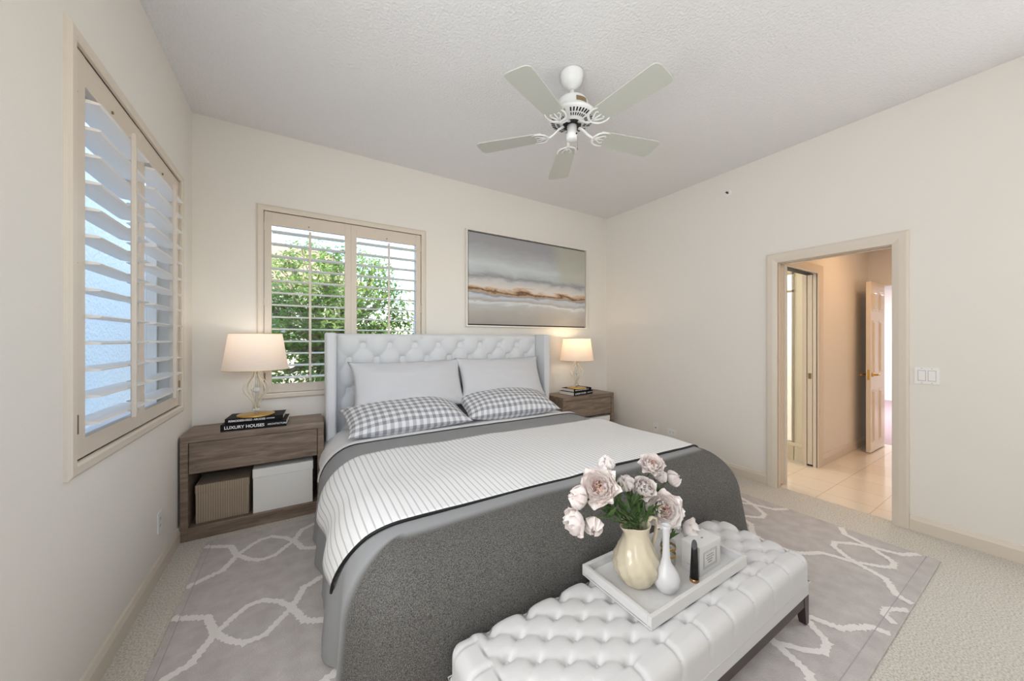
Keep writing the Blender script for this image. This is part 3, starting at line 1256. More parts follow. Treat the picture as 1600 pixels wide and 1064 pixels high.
def duvet_mat():
    """plain weave on top; the knit attribute (0..1) turns it into a charcoal melange knit at the foot"""
    m, nt, bb = base_mat('grey_duvet_with_knitted_foot')
    L = nt.links
    tc = N(nt, 'ShaderNodeTexCoord')
    at = N(nt, 'ShaderNodeAttribute', attribute_name='knit')
    n = N(nt, 'ShaderNodeTexNoise', Scale=300, Detail=2, Roughness=.7)
    L.new(tc.outputs['Object'], n.inputs['Vector'])
    r = N(nt, 'ShaderNodeValToRGB')
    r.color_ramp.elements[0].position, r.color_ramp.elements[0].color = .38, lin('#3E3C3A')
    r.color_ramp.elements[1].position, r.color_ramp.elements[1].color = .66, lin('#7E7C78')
    L.new(n.outputs['Fac'], r.inputs['Fac'])
    # the change-over is broken up by the stitches
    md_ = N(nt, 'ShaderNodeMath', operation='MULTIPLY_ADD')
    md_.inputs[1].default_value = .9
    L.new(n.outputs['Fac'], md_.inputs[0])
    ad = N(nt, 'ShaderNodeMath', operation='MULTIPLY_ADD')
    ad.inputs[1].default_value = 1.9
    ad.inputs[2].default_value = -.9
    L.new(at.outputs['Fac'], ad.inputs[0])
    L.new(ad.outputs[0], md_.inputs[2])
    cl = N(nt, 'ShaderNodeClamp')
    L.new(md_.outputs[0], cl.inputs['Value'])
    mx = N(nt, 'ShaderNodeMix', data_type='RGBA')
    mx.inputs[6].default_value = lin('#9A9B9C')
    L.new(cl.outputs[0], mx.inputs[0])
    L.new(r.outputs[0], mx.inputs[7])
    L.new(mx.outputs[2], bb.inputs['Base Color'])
    n2 = N(nt, 'ShaderNodeTexNoise', Scale=5, Detail=4)
    L.new(tc.outputs['Object'], n2.inputs['Vector'])
    b1 = N(nt, 'ShaderNodeBump', Strength=.2, Distance=.02)
    L.new(n2.outputs['Fac'], b1.inputs['Height'])
    bp = N(nt, 'ShaderNodeBump', Distance=.006)
    st = N(nt, 'ShaderNodeMath', operation='MULTIPLY')
    st.inputs[1].default_value = .6
    L.new(cl.outputs[0], st.inputs[0])
    L.new(st.outputs[0], bp.inputs['Strength'])
    L.new(n.outputs['Fac'], bp.inputs['Height'])
    L.new(b1.outputs[0], bp.inputs['Normal'])
    L.new(bp.outputs[0], bb.inputs['Normal'])
    bb.inputs['Roughness'].default_value = .9
    return m


m_duvet = duvet_mat()
b = new_bm()
knit_l = b.verts.layers.float.new('knit')


def smooth(x, a, c):
    x = min(1, max(0, (x - a) / (c - a)))
    return x * x * (3 - 2 * x)


YH = -.775
ny, nx, nd = 44, 56, 30
DM = CR * PI / 2 + (ZT - CR - RZ - .012)
top = [[b.verts.new((SXL + (SXR - SXL) * i / nx, YH + (SYF - YH) * j / ny, ZT + top_z(SXL + (SXR - SXL) * i / nx, YH + (SYF - YH) * j / ny))) for j in range(ny + 1)] for i in range(nx + 1)]
for i in range(nx):
    for j in range(ny):
        b.faces.new((top[i][j], top[i + 1][j], top[i + 1][j + 1], top[i][j + 1]))
nc = 18
per = []                                    # (vertex on the top edge, direction, arc position, foot?)
for j in range(ny + 1):
    per.append((top[0][j], Vector((-1, 0, 0)), j / ny * 1.35, 0))
for k in range(1, nc):
    a = PI + PI / 2 * k / nc
    per.append((top[0][ny], Vector((math.cos(a), math.sin(a), 0)), 1.35 + .3 * k / nc, k / nc))
for i in range(nx + 1):
    per.append((top[i][ny], Vector((0, -1, 0)), 1.65 + 2 * i / nx, 1))
for k in range(1, nc):
    a = 1.5 * PI + PI / 2 * k / nc
    per.append((top[nx][ny], Vector((math.cos(a), math.sin(a), 0)), 3.65 + .3 * k / nc, 1))
for j in range(ny, -1, -1):
    per.append((top[nx][j], Vector((1, 0, 0)), 3.95 + (1 - j / ny) * 1.35, 1 if j > ny - 2 else 0))
cols = []
for (v, dr, s, foot) in per:
    col_ = [v]
    zt = v.co.z
    corner = 0 < foot < 1
    for k in range(1, nd + 1):
        d = DM * k / nd
        h, z = drop(d, zt)
        g = max(0, (d - .16) / (DM - .16))
        wob = .016 * g * math.sin(s * 19 + .6) + .012 * g * math.sin(s * 7.3) + .006 * g * math.sin(s * 41)
        if foot >= 1 and 1.65 < s < 3.9:
            wob *= .25
        if s < 1.9:
            wob += .055 * g * g * math.exp(-((s - 1.52) / .10) ** 2) - .04 * g * math.exp(-((s - 1.25) / .09) ** 2)
        if s > 3.3:
            wob += .055 * g * math.sin(PI * min(1, max(0, (s - 3.3) / .9)))
        p = v.co + dr * (h + wob)
        p.z = max(RZ + .004, zt - (ZT - z) if zt - (ZT - z) > RZ + .004 else RZ + .004)
        nv_ = b.verts.new(p)
        tail = 1 if s < 3.95 else 1 - smooth(s, 3.97, 4.25)
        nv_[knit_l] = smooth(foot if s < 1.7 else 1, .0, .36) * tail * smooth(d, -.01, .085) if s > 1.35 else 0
        col_.append(nv_)
    cols.append((col_, foot))
for (ca, fa), (cb, fb) in zip(cols[:-1], cols[1:]):
    for k in range(nd):
        if ca[k] is cb[k]:
            f = b.faces.new((ca[k], ca[k + 1], cb[k + 1]))
        else:
            f = b.faces.new((ca[k], ca[k + 1], cb[k + 1], cb[k]))
for f in b.faces:
    f.smooth = True
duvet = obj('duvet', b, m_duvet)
tag(duvet, 'grey duvet covering the bed with darker knitted drop at the foot', 'duvet')

# white sheet folded at the head edge of the duvet
b = new_bm()


def sheet_pt(u, v):
    s = SXL - .36 + (SXR - SXL + .72) * u
    y = -.25 - .545 * v
    off = -.010 if v < .86 else .010 + .006 * math.sin((v - .86) / .14 * PI)
    return cloth(s, y, off)


grid(b, 70, 40, sheet_pt)
sheet = obj('bed_sheet', b, m_sheet)
tag(sheet, 'white bed sheet showing as a strip above the grey duvet', 'sheet')

# striped throw
m, nt, bb = base_mat('white_striped_throw')
uvn = N(nt, 'ShaderNodeUVMap')
sx_ = N(nt, 'ShaderNodeSeparateXYZ')
nt.links.new(uvn.outputs[0], sx_.inputs[0])
ml = N(nt, 'ShaderNodeMath', operation='MULTIPLY')
ml.inputs[1].default_value = 1 / .030
nt.links.new(sx_.outputs['X'], ml.inputs[0])
fr_ = N(nt, 'ShaderNodeMath', operation='FRACT')
nt.links.new(ml.outputs[0], fr_.inputs[0])
r = N(nt, 'ShaderNodeValToRGB')
e = r.color_ramp.elements
e[0].position, e[0].color = .0, lin('#F1F1F0')
e[1].position, e[1].color = 1.0, lin('#F1F1F0')
for pos, c in ((.36, '#F1F1F0'), (.46, '#C6C6C8'), (.54, '#C6C6C8'), (.64, '#F1F1F0')):
    q = e.new(pos)
    q.color = lin(c)
nt.links.new(fr_.outputs[0], r.inputs['Fac'])
nt.links.new(r.outputs[0], bb.inputs['Base Color'])
bp = N(nt, 'ShaderNodeBump', Strength=.25, Distance=.006)
nt.links.new(r.outputs[0], bp.inputs['Height'])
nt.links.new(bp.outputs[0], bb.inputs['Normal'])
bb.inputs['Roughness'].default_value = .9
m_throw = m
b = new_bm()
uvl = b.loops.layers.uv.new('UVMap')
TS0, TS1 = SXL - .315 - .075, SXR + .315 + .06
nu, nv = 110, 40
meta = {}


def throw_pt(u, v):
    s = TS0 + (TS1 - TS0) * u
    left = max(0, (SXL - s) / .39)
    right = max(0, (s - SXR) / .37)
    y0 = -1.11 - .05 * u - .05 * left
    y1 = -2.03 - .05 * u + .16 * left ** 2 + .09 * right
    y = y0 + (y1 - y0) * v
    ripple = .006 * math.sin(v * 9 + u * 5) * math.sin(u * 3.1 + 1) + .005 * fbm(s, y, 1.7, 3)
    p = cloth(s, y, .012 + ripple + .005 * (1 - v) + .006 * left, .012 * math.sin(v * 11) * left)
    if left > .35:
        p.z -= .06 * (left - .35) * v
    return p


vs = grid(b, nu, nv, throw_pt)
for i in range(nu + 1):
    for j in range(nv + 1):
        meta[vs[i][j]] = (TS0 + (TS1 - TS0) * i / nu, j / nv)
for f in b.faces:
    for lp in f.loops:
        lp[uvl].uv = meta[lp.vert]
throw = obj('throw_blanket', b, m_throw)
tag(throw, 'white throw blanket with thin grey stripes across the bed', 'blanket')
edge_shadow = new_bm()
tube(edge_shadow, [throw_pt(i / 110, 1.0) + Vector((0, -.003, -.004)) for i in range(111)], .0065, 6)
hm = obj('edge_shadow', edge_shadow, m_black, throw)  # black line modelled as the shadow under the throw's foot edge
md = throw.modifiers.new('thickness', 'SOLIDIFY')
md.thickness = .010
md.offset = -1

# ================================================================== PILLOWS
m_pil = M('white_satin_cotton', '#D6D5D6', .6, sheen=.2)


def gingham():
    m, nt, bb = base_mat('grey_white_gingham')
    uv = N(nt, 'ShaderNodeUVMap')
    s = N(nt, 'ShaderNodeSeparateXYZ')
    L = nt.links
    L.new(uv.outputs[0], s.inputs[0])
    outs = []
    for ax in 'XY':
        a = N(nt, 'ShaderNodeMath', operation='MULTIPLY')
        a.inputs[1].default_value = 1 / .058
        L.new(s.outputs[ax], a.inputs[0])
        f = N(nt, 'ShaderNodeMath', operation='FRACT')
        L.new(a.outputs[0], f.inputs[0])
        g = N(nt, 'ShaderNodeMath', operation='GREATER_THAN')
        g.inputs[1].default_value = .5
        L.new(f.outputs[0], g.inputs[0])
        outs.append(g)
    ad = N(nt, 'ShaderNodeMath', operation='ADD')
    L.new(outs[0].outputs[0], ad.inputs[0])
    L.new(outs[1].outputs[0], ad.inputs[1])
    dv = N(nt, 'ShaderNodeMath', operation='MULTIPLY')
    dv.inputs[1].default_value = .5
    L.new(ad.outputs[0], dv.inputs[0])
    r = N(nt, 'ShaderNodeValToRGB')
    e = r.color_ramp.elements
    r.color_ramp.interpolation = 'LINEAR'
    e[0].position, e[0].color = 0, lin('#F0F0F1')
    e[1].position, e[1].color = 1, lin('#98999D')
    q = e.new(.5)
    q.color = lin('#C9C9CC')
    L.new(dv.outputs[0], r.inputs['Fac'])
    L.new(r.outputs[0], bb.inputs['Base Color'])
    bb.inputs['Roughness'].default_value = .8
    return m


m_gingham = gingham()


def pillow(label, mat, w, h, t, mtx, seed, group, pinch=.07, ear=.0, wr=.010, sag=0.0):
    b = new_bm()
    uvl = b.loops.layers.uv.new('UVMap')
    n, mth = 46, 32
    vm = {}
    for side in (1, -1):
        vs = []
        for i in range(n + 1):
            row = []
            for j in range(mth + 1):
                u, v = i / n * 2 - 1, j / mth * 2 - 1
                x = w / 2 * u * (1 - pinch * (1 - abs(v) ** 3) * abs(u) ** 1.5)
                y = h / 2 * v * (1 - pinch * 1.1 * (1 - abs(u) ** 3) * abs(v) ** 1.5)
                f = max(0, (1 - abs(u) ** 2.6)) ** .62 * max(0, (1 - abs(v) ** 2.6)) ** .62
                z = side * t / 2 * f
                # corner ears and wrinkles that run towards the corners
                cd = math.hypot(1 - abs(u), (1 - abs(v)) * h / w * 1.6)
                ang = math.atan2(1 - abs(v), 1 - abs(u))
                z += side * wr * math.sin(ang * 5 + seed + (2 if u > 0 else 0) + (1 if v > 0 else 0)) * math.exp(-cd * 2.2) * min(1, f * 3)
                z += side * wr * .9 * fbm(u * 1.5 + seed, v * 1.5, side * .7, 1.2) * min(1, f * 2)
                z += sag * (1 - u * u) + ear * (u * u) * (v * v)
                row.append((x, y, z, u, v))
            vs.append(row)
        gv = [[b.verts.new(q[:3]) for q in row] for row in vs]
        for i in range(n + 1):
            for j in range(mth + 1):
                vm[gv[i][j]] = (vs[i][j][3] * w / 2, vs[i][j][4] * h / 2)
        for i in range(n):
            for j in range(mth):
                q = (gv[i][j], gv[i + 1][j], gv[i + 1][j + 1], gv[i][j + 1])
                f = b.faces.new(q if side > 0 else tuple(reversed(q)))
                f.smooth = True
    for f in b.faces:
        for lp in f.loops:
            lp[uvl].uv = vm[lp.vert]
    bmesh.ops.remove_doubles(b, verts=b.verts[:], dist=.0005)
    bmesh.ops.transform(b, matrix=mtx, verts=b.verts[:])
    o = obj('pillow', b, mat)
    return tag(o, label, 'pillow', group)


def pose(loc, tilt, rz=0, roll=0):
    """tilt: angle of the pillow face from horizontal; front edge towards -y"""
    return Matrix.Translation(loc) @ Matrix.Rotation(math.radians(rz), 4, 'Z') @ Matrix.Rotation(math.radians(tilt), 4, 'X') @ Matrix.Rotation(math.radians(roll), 4, 'Y')


pillow('grey and white gingham pillow lying nearest the larger lamp', m_gingham, 1.02, .48, .22, pose((1.475, -.50, .705), 17, 3), 1, 'gingham pillows')
pillow('grey and white gingham pillow lying on the far half of the bed', m_gingham, 1.00, .48, .23, pose((2.47, -.48, .715), 17, -4), 5, 'gingham pillows')
pillow('plain white lumbar pillow leaning on the headboard nearest the larger lamp', m_pil, 1.06, .48, .18, pose((1.565, -.285, .935), 68, 2, 0), 8, 'white pillows', .09, .0, .010)
pillow('plain white lumbar pillow leaning on the headboard on the far half', m_pil, 1.02, .47, .18, pose((2.53, -.280, .945), 68, -1, 0), 13, 'white pillows', .09, .0, .010)

# ================================================================== BENCH
m_bench = M('white_leather', '#D3D2D2', .62, bump=(260, .1, .002))
m_bleg = M('dark_wenge_wood', '#3A2F2E', .4)
EX0, EX1, EY0, EY1 = 1.105, 2.728, -2.825, -2.372
EZB, EZT = .145, .335
bench = thing('tufted_bench', 'low white button-tufted bench with dark wooden legs at the bed foot', 'bench', ((EX0 + EX1) / 2, (EY0 + EY1) / 2, RZ))
LAX, LAY = .158, .0528
TX0, TY0 = 1.248, -2.422
ER = .045


def bench_pt(i, j):
    # unrolled top with rounded edges: parameter runs past the edges and down the sides
    u = EX0 - .16 + (EX1 - EX0 + .32) * i
    v = EY0 - .16 + (EY1 - EY0 + .32) * j
    cx = min(max(u, EX0 + ER), EX1 - ER)
    cy = min(max(v, EY0 + ER), EY1 - ER)
    d = math.hypot(u - cx, v - cy) if (u != cx and v != cy) else abs(u - cx) + abs(v - cy)
    dx, dy = u - cx, v - cy
    if d > 0:
        k = max(abs(dx), abs(dy))
        dirx, diry = (dx / d, dy / d)
        d = k
    else:
        dirx = diry = 0
    r = ER
    if d < r * PI / 2:
        h, z = r * math.sin(d / r), -r * (1 - math.cos(d / r))
    else:
        h, z = r, -r - (d - r * PI / 2)
    p, q = (cx - TX0) / LAX, (cy - TY0) / (2 * LAY)
    # field of buttons: rows 0..6
    fx = min(1, max(0, (cx - 1.17) / .07)) * min(1, max(0, (2.71 - cx) / .05))
    vy = (cy - (-2.76)) / (.02)
    hh = tuft(p + q, p - q, .55)
    m1 = min((p + q) % 1, 1 - (p + q) % 1)
    m2 = min((p - q) % 1, 1 - (p - q) % 1)
    but = math.exp(-(m1 * m1 + m2 * m2) / .035)
    drop_ = .016 * (1 - hh) + .026 * but
    if cy < TY0 - 6 * LAY - .012 or cy > TY0 + .012:
        # beyond the last row the folds run straight over the side
        ph = (cx - TX0) / LAX
        m = min(ph % 1, 1 - ph % 1)
        drop_ = .010 * math.exp(-(m / .06) ** 2) * (1 if d < .10 else .3)
    if cx < 1.19 or cx > 2.70:
        ph = (cy - TY0) / (2 * LAY)
        m = min(ph % 1, 1 - ph % 1)
        drop_ = .008 * math.exp(-(m / .08) ** 2)
    zz = EZT + z - (drop_ if d < r else 0) + .004
    hx = h - (drop_ * .5 if d >= r else 0)
    return Vector((cx + dirx * hx, cy + diry * hx, max(EZB + .06, zz)))


b = new_bm()
grid(b, 300, 128, bench_pt)
cush = obj('cushion', b, m_bench, bench)
for r_ in range(7):
    y = TY0 - r_ * LAY
    x = TX0 + (LAX / 2 if r_ % 2 else 0)
    while x < 2.70:
        b = new_bm()
        lathe(b, [(.010, 0), (.009, .003), (.005, .005), (.0, .0055)], (x, y, EZT - .029), 10, close_t=False)
        obj('button', b, m_bench, cush, smooth=True)
        x += LAX
b = new_bm()
box(b, EX0 + .004, EX1 - .004, EY0 + .004, EY1 - .004, EZB, EZB + .07, .01, seg=3)
tube(b, [(EX0 + .002, EY0 + .002, EZB + .064), (EX1 - .002, EY0 + .002, EZB + .064), (EX1 - .002, EY1 - .002, EZB + .064), (EX0 + .002, EY1 - .002, EZB + .064), (EX0 + .002, EY0 + .002, EZB + .064)], .003, 6)
obj('seat_base', b, m_bench, bench)
b = new_bm()
box(b, EX0 + .012, EX1 - .012, EY0 + .008, EY0 + .03, EZB - .042, EZB)
box(b, EX0 + .012, EX1 - .012, EY1 - .03, EY1 - .008, EZB - .042, EZB)
box(b, EX0 + .008, EX0 + .03, EY0 + .03, EY1 - .03, EZB - .042, EZB)
box(b, EX1 - .03, EX1 - .008, EY0 + .03, EY1 - .03, EZB - .042, EZB)
obj('apron', b, m_bleg, bench)
for x, y in ((EX0 + .03, EY0 + .03), (EX1 - .03, EY0 + .03), (EX0 + .03, EY1 - .03), (EX1 - .03, EY1 - .03)):
    b = new_bm()
    sx, sy = (1 if x > 2 else -1), (1 if y > -2.6 else -1)
    c0 = [b.verts.new((x + ax * .024, y + ay * .024, EZB)) for ax, ay in ((-1, -1), (1, -1), (1, 1), (-1, 1))]
    c1 = [b.verts.new((x + sx * .010 + ax * .014, y + sy * .010 + ay * .014, RZ + .001)) for ax, ay in ((-1, -1), (1, -1), (1, 1), (-1, 1))]
    for k in range(4):
        b.faces.new((c0[k], c0[(k + 1) % 4], c1[(k + 1) % 4], c1[k]))
    b.faces.new(c0)
    b.faces.new(c1)
    obj('leg', b, m_bleg, bench)

# ================================================================== TRAY AND WHAT STANDS ON IT
m_tray = M('white_lacquer', '#D6D5D4', .3)
QX0, QX1, QY0, QY1, QZ = 1.712, 2.372, -2.713, -2.372, EZT + .006
tray = thing('serving_tray', 'white rectangular tray on the tufted bench', 'tray', ((QX0 + QX1) / 2, (QY0 + QY1) / 2, QZ))
b = new_bm()
box(b, QX0, QX1, QY0, QY1, QZ, QZ + .012, .002)
w_ = .016
rim = new_bm()
for x0, x1, y0, y1 in ((QX0, QX1, QY0, QY0 + w_), (QX0, QX1, QY1 - w_, QY1), (QX0, QX0 + w_, QY0 + w_, QY1 - w_), (QX1 - w_, QX1, QY0 + w_, QY1 - w_)):
    box(rim, x0, x1, y0, y1, QZ + .006, QZ + .045, .002)
obj('base', b, m_tray, tray)
obj('rim', rim, m_tray, tray)
TZ = QZ + .0122

m_cream = M('glossy_cream_ceramic', '#D6CBB2', .16, coat=.4)
px_, py_ = 1.855, -2.535
pit = thing('pitcher', 'cream swirl-fluted ceramic pitcher holding peonies on the tray', 'pitcher', (px_, py_, TZ))
prof = [(.0, 0), (.042, 0), (.055, .008), (.074, .03), (.086, .06), (.089, .085), (.083, .115), (.070, .145), (.057, .175), (.051, .20), (.052, .222), (.057, .24), (.0575, .243), (.053, .241), (.047, .222), (.046, .2), (.05, .17), (.05, .12)]


def pit_rad(a, i, r, z):
    k = 0
    if .01 < z < .17 and r > .054:
        k = .0075 * math.sin(11 * (a + z * 6.5)) * math.sin(PI * min(1, (z - .01) / .16))
    sp = 0
    if z > .19:
        da = math.atan2(math.sin(a - PI * .98), math.cos(a - PI * .98))
        sp = .024 * math.exp(-(da / .38) ** 2) * min(1, (z - .19) / .05)
    return r + k + sp


b = new_bm()
lathe(b, prof, (px_, py_, TZ), 96, rad=pit_rad, close_b=False, close_t=False)
obj('body', b, m_cream, pit, recalc=True)
b = new_bm()
hd = Vector((.92, -.15, 0)).normalized()
tube(b, [Vector((px_, py_, TZ)) + hd * r_ + Vector((0, 0, z)) for r_, z in ((.05, .232), (.08, .250), (.102, .244), (.110, .215), (.104, .175), (.090, .135), (.078, .118))], [.009, .010, .010, .0095, .009, .009, .011], 12, flat=.7)
obj('handle', b, m_cream, pit)

m_satin = M('white_frosted_glaze', '#D2D2D4', .3)
bv = thing('bud_vase', 'white round-bellied long-necked bud vase on the tray', 'vase', (1.918, -2.628, TZ))
b = new_bm()
lathe(b, [(.0, 0), (.022, 0), (.036, .008), (.048, .03), (.051, .05), (.046, .072), (.033, .092), (.021, .108), (.015, .13), (.0125, .17), (.0125, .21), (.015, .245), (.0185, .258), (.016, .258), (.010, .24), (.009, .15)], (1.918, -2.628, TZ), 40, close_b=False, close_t=False)
obj('body', b, m_satin, bv)

sn = thing('candle_snuffer', 'slim black tapered stopper with gold foot beside the white box', 'ornament', (2.066, -2.655, TZ))
b = new_bm()
n = 20
r0 = [b.verts.new((2.066 + .0175 * math.cos(2 * PI * k / n), -2.655 + .0175 * math.sin(2 * PI * k / n), TZ + .012)) for k in range(n)]
r1 = [b.verts.new((2.066 + .0105 * math.cos(2 * PI * k / n), -2.655 + .0105 * math.sin(2 * PI * k / n), TZ + .148 + .016 * math.cos(2 * PI * k / n - .5))) for k in range(n)]
for k in range(n):
    b.faces.new((r0[k], r0[(k + 1) % n], r1[(k + 1) % n], r1[k])).smooth = True
b.faces.new(r0)
b.faces.new(r1)
obj('taper', b, M('matt_black', '#0E0E0F', .35), sn)
b = new_bm()
lathe(b, [(.0, 0), (.018, 0), (.0185, .006), (.018, .012), (.0, .012)], (2.066, -2.655, TZ), 24, close_b=False, close_t=False)
obj('foot', b, M('copper_gold', '#C69B6E', .3, 1), sn)

# small glass holder with gold bands behind
gv_ = thing('glass_holder', 'clear glass vase with gold bands behind the bud vase', 'vase', (2.075, -2.53, TZ))
b = new_bm()
lathe(b, [(.0, 0), (.028, 0), (.031, .01), (.031, .10), (.029, .10), (.028, .012)], (2.075, -2.53, TZ), 32, close_b=False, close_t=False)
obj('body', b, glass_mat('vase_glass', (.96, .97, .97, 1), .05), gv_)
for z in (.038, .07):
    b = new_bm()
    lathe(b, [(.0312, 0), (.0325, .002), (.0325, .010), (.0312, .012)], (2.075, -2.53, TZ + z), 32, close_b=False, close_t=False)
    obj('gold_band', b, m_gold, gv_)

m_card = M('white_card_box', '#DAD9D7', .5)
m_line = M('grey_print', '#8E8B88', .6)
cb = thing('candle_box', 'small white square box with grey-framed label on the tray', 'box', (2.105, -2.655, TZ), 0)
b = new_bm()
box(b, 0, .160, 0, .082, 0, .118, .0015)
obj('body', b, m_card, cb, local=True)
b = new_bm()
box(b, -.0015, .1615, -.0015, .0835, .105, .121, .0015)
obj('lid', b, m_card, cb, local=True)
b = new_bm()
for x0, x1, z0, z1 in ((.028, .128, .090, .0912), (.028, .128, .022, .0232), (.028, .0292, .022, .0912), (.1268, .128, .022, .0912),
                       (.034, .122, .0845, .0852), (.034, .122, .028, .0287), (.034, .0347, .028, .0852), (.1213, .122, .028, .0852)):
    box(b, x0, x1, -.0008, .002, z0, z1)
for x0, x1, z0 in ((.052, .104, .070), (.048, .108, .060), (.058, .098, .050), (.064, .092, .040)):
    for k in range(9):
        xa = x0 + (x1 - x0) * k / 9
        box(b, xa, xa + (x1 - x0) / 9 * .62, -.0008, .002, z0, z0 + .0038)
obj('label', b, m_line, cb, local=True)
b = new_bm()
box(b, -.0008, .002, .015, .055, .03, .0315)
box(b, .078, .09, .036, .042, .120, .1225)
obj('print', b, m_line, cb, local=True)

# ================================================================== PEONIES
m_petal = leaf_mat('blush_petals', '#FBF1EC', '#FFFCFA', .25)
m_petal_in = leaf_mat('deeper_blush_petals', '#F5DDD4', '#FBEFEA', .25)
m_stamen = M('apricot_stamens', '#E8BFA6', .7)
m_stem = M('green_stem', '#4F6238', .6)
m_leafd = leaf_mat('dark_peony_leaves', '#4A6636', '#6C8850')


def petal(b, base, out, up, ln, wd, cup, curl, ruf, rnd, mi):
    """a cupped petal: out = outward direction, up = axis"""
    side = up.cross(out).normalized()
    n, m = 6, 6
    ph = rnd.uniform(0, 6)
    vs = []
    for i in range(n + 1):
        t = i / n
        row = []
        w = wd * (math.sin(PI * min(1, .12 + t * .80)) ** .75)
        ang = cup * t - curl * max(0, t - .55) ** 1.5 * 2.6
        for j in range(m + 1):
            s = j / m * 2 - 1
            r_ = ln * t
            e = out * (r_ * math.cos(ang) - .25 * ln * s * s * t * .6) + up * (r_ * math.sin(ang) + .22 * wd * s * s)
            jag = ruf * ln * t * t * (math.sin(s * 6 + ph) * .6 + math.sin(s * 11 + ph * 2) * .5)
            row.append(b.verts.new(base + e + side * (w * s / 2) + (up * .6 + out) * jag * (1 if i == n else .35)))
        vs.append(row)
    for i in range(n):
        for j in range(m):
            f = b.faces.new((vs[i][j], vs[i + 1][j], vs[i + 1][j + 1], vs[i][j + 1]))
            f.smooth = True
            f.material_index = mi


def peony(c, face, size, kind, mouth, label, seed, leaves=7, leafy=.55, grp='peonies in the cream pitcher'):
    rnd = random.Random(seed)
    c, face = Vector(c), Vector(face).normalized()
    t = thing('peony', label, 'flower', mouth, 0, grp)
    a = Vector((0, 0, 1)) if abs(face.z) < .9 else Vector((1, 0, 0))
    e1 = face.cross(a).normalized()
    e2 = face.cross(e1).normalized()
    b = new_bm()
    R_ = size / 2
    if kind == 'open':
        layers = [(8, 1.0, .40, .62, .22, 0), (9, .93, .62, .56, .20, 0), (9, .82, .85, .48, .15, 0), (9, .68, 1.05, .36, .1, 0), (10, .52, 1.2, .26, .05, 1), (10, .36, 1.32, .18, .05, 1)]
    elif kind == 'cup':
        layers = [(7, 1.02, .75, .6, .30, 0), (7, .98, 1.05, .6, .1, 0), (7, .90, 1.25, .55, .0, 0), (7, .72, 1.35, .45, -.1, 0), (8, .52, 1.42, .35, -.1, 1)]
    else:
        layers = [(5, 1.0, 1.1, .8, .12, 0), (5, 1.05, 1.3, .8, -.1, 0), (5, 1.0, 1.42, .7, -.15, 0), (4, .8, 1.48, .5, -.2, 0)]
    for li, (n, ln, cup, wd, curl, mi) in enumerate(layers):
        for k in range(n):
            an = 2 * PI * (k + .5 * (li % 2) + rnd.uniform(-.18, .18)) / n
            out = e1 * math.cos(an) + e2 * math.sin(an)
            petal(b, c - face * R_ * .28 + out * R_ * .04, out, face, R_ * 1.05 * ln * rnd.uniform(.88, 1.12), R_ * 2 * wd * rnd.uniform(.85, 1.1), cup * rnd.uniform(.85, 1.12), curl, .035, rnd, mi)
    obj('petals', b, [m_petal, m_petal_in], t, recalc=False)
    if kind == 'open':
        b = new_bm()
        for k in range(14):
            an, rr_ = rnd.uniform(0, 2 * PI), R_ * .3 * rnd.random()
            p0 = c - face * R_ * .15
            p1 = c + face * R_ * rnd.uniform(.12, .3) + (e1 * math.cos(an) + e2 * math.sin(an)) * rr_
            tube(b, [p0, p0.lerp(p1, .6), p1], [.0006, .0008, .0014], 4)
        obj('stamens', b, m_stamen, t)
    b = new_bm()
    m0 = Vector(mouth)
    e = c - face * R_ * .25
    low = m0 - Vector((0, 0, .10)) + Vector((rnd.uniform(-.012, .012), rnd.uniform(-.012, .012), 0))
    mid = m0.lerp(e, .55) + Vector((0, 0, .02)) - face * .01
    pts = [low, m0, m0.lerp(mid, .5) + Vector((0, 0, .004)), mid, mid.lerp(e, .6) - face * .008, e]
    tube(b, pts, [.0028] * 5 + [.0035], 6)
    lathe(b, [(.0, -.004), (.008, 0), (.012, .006), (.0, .010)], (0, 0, 0), 8, close_b=False, close_t=False)
    q = face.to_track_quat('Z', 'Y').to_matrix()
    cal = [v for v in b.verts][-32:]
    bmesh.ops.transform(b, matrix=Matrix.Translation(e - face * .004) @ q.to_4x4(), verts=cal)
    obj('stem', b, m_stem, t)
    b = new_bm()
    for k in range(leaves):
        tt = rnd.uniform(.02, leafy)
        p = m0.lerp(mid, tt * 1.2)
        d = (mid - m0).normalized() * rnd.uniform(.5, 1.3) + Vector((rnd.uniform(-1, 1), rnd.uniform(-1, 1), rnd.uniform(-.1, .9))) * .7
        add_leaf(b, p, d, Vector((rnd.uniform(-1, 1), rnd.uniform(-1, 1), 1)), rnd.uniform(.045, .08), rnd.uniform(.013, .022))
    for k in range(5):
        an = 2 * PI * k / 5
        out = e1 * math.cos(an) + e2 * math.sin(an)
        add_leaf(b, e - face * .004, out + face * .25, face, R_ * .55, R_ * .28)
    obj('leaves', b, m_leafd, t, recalc=False)
    return t


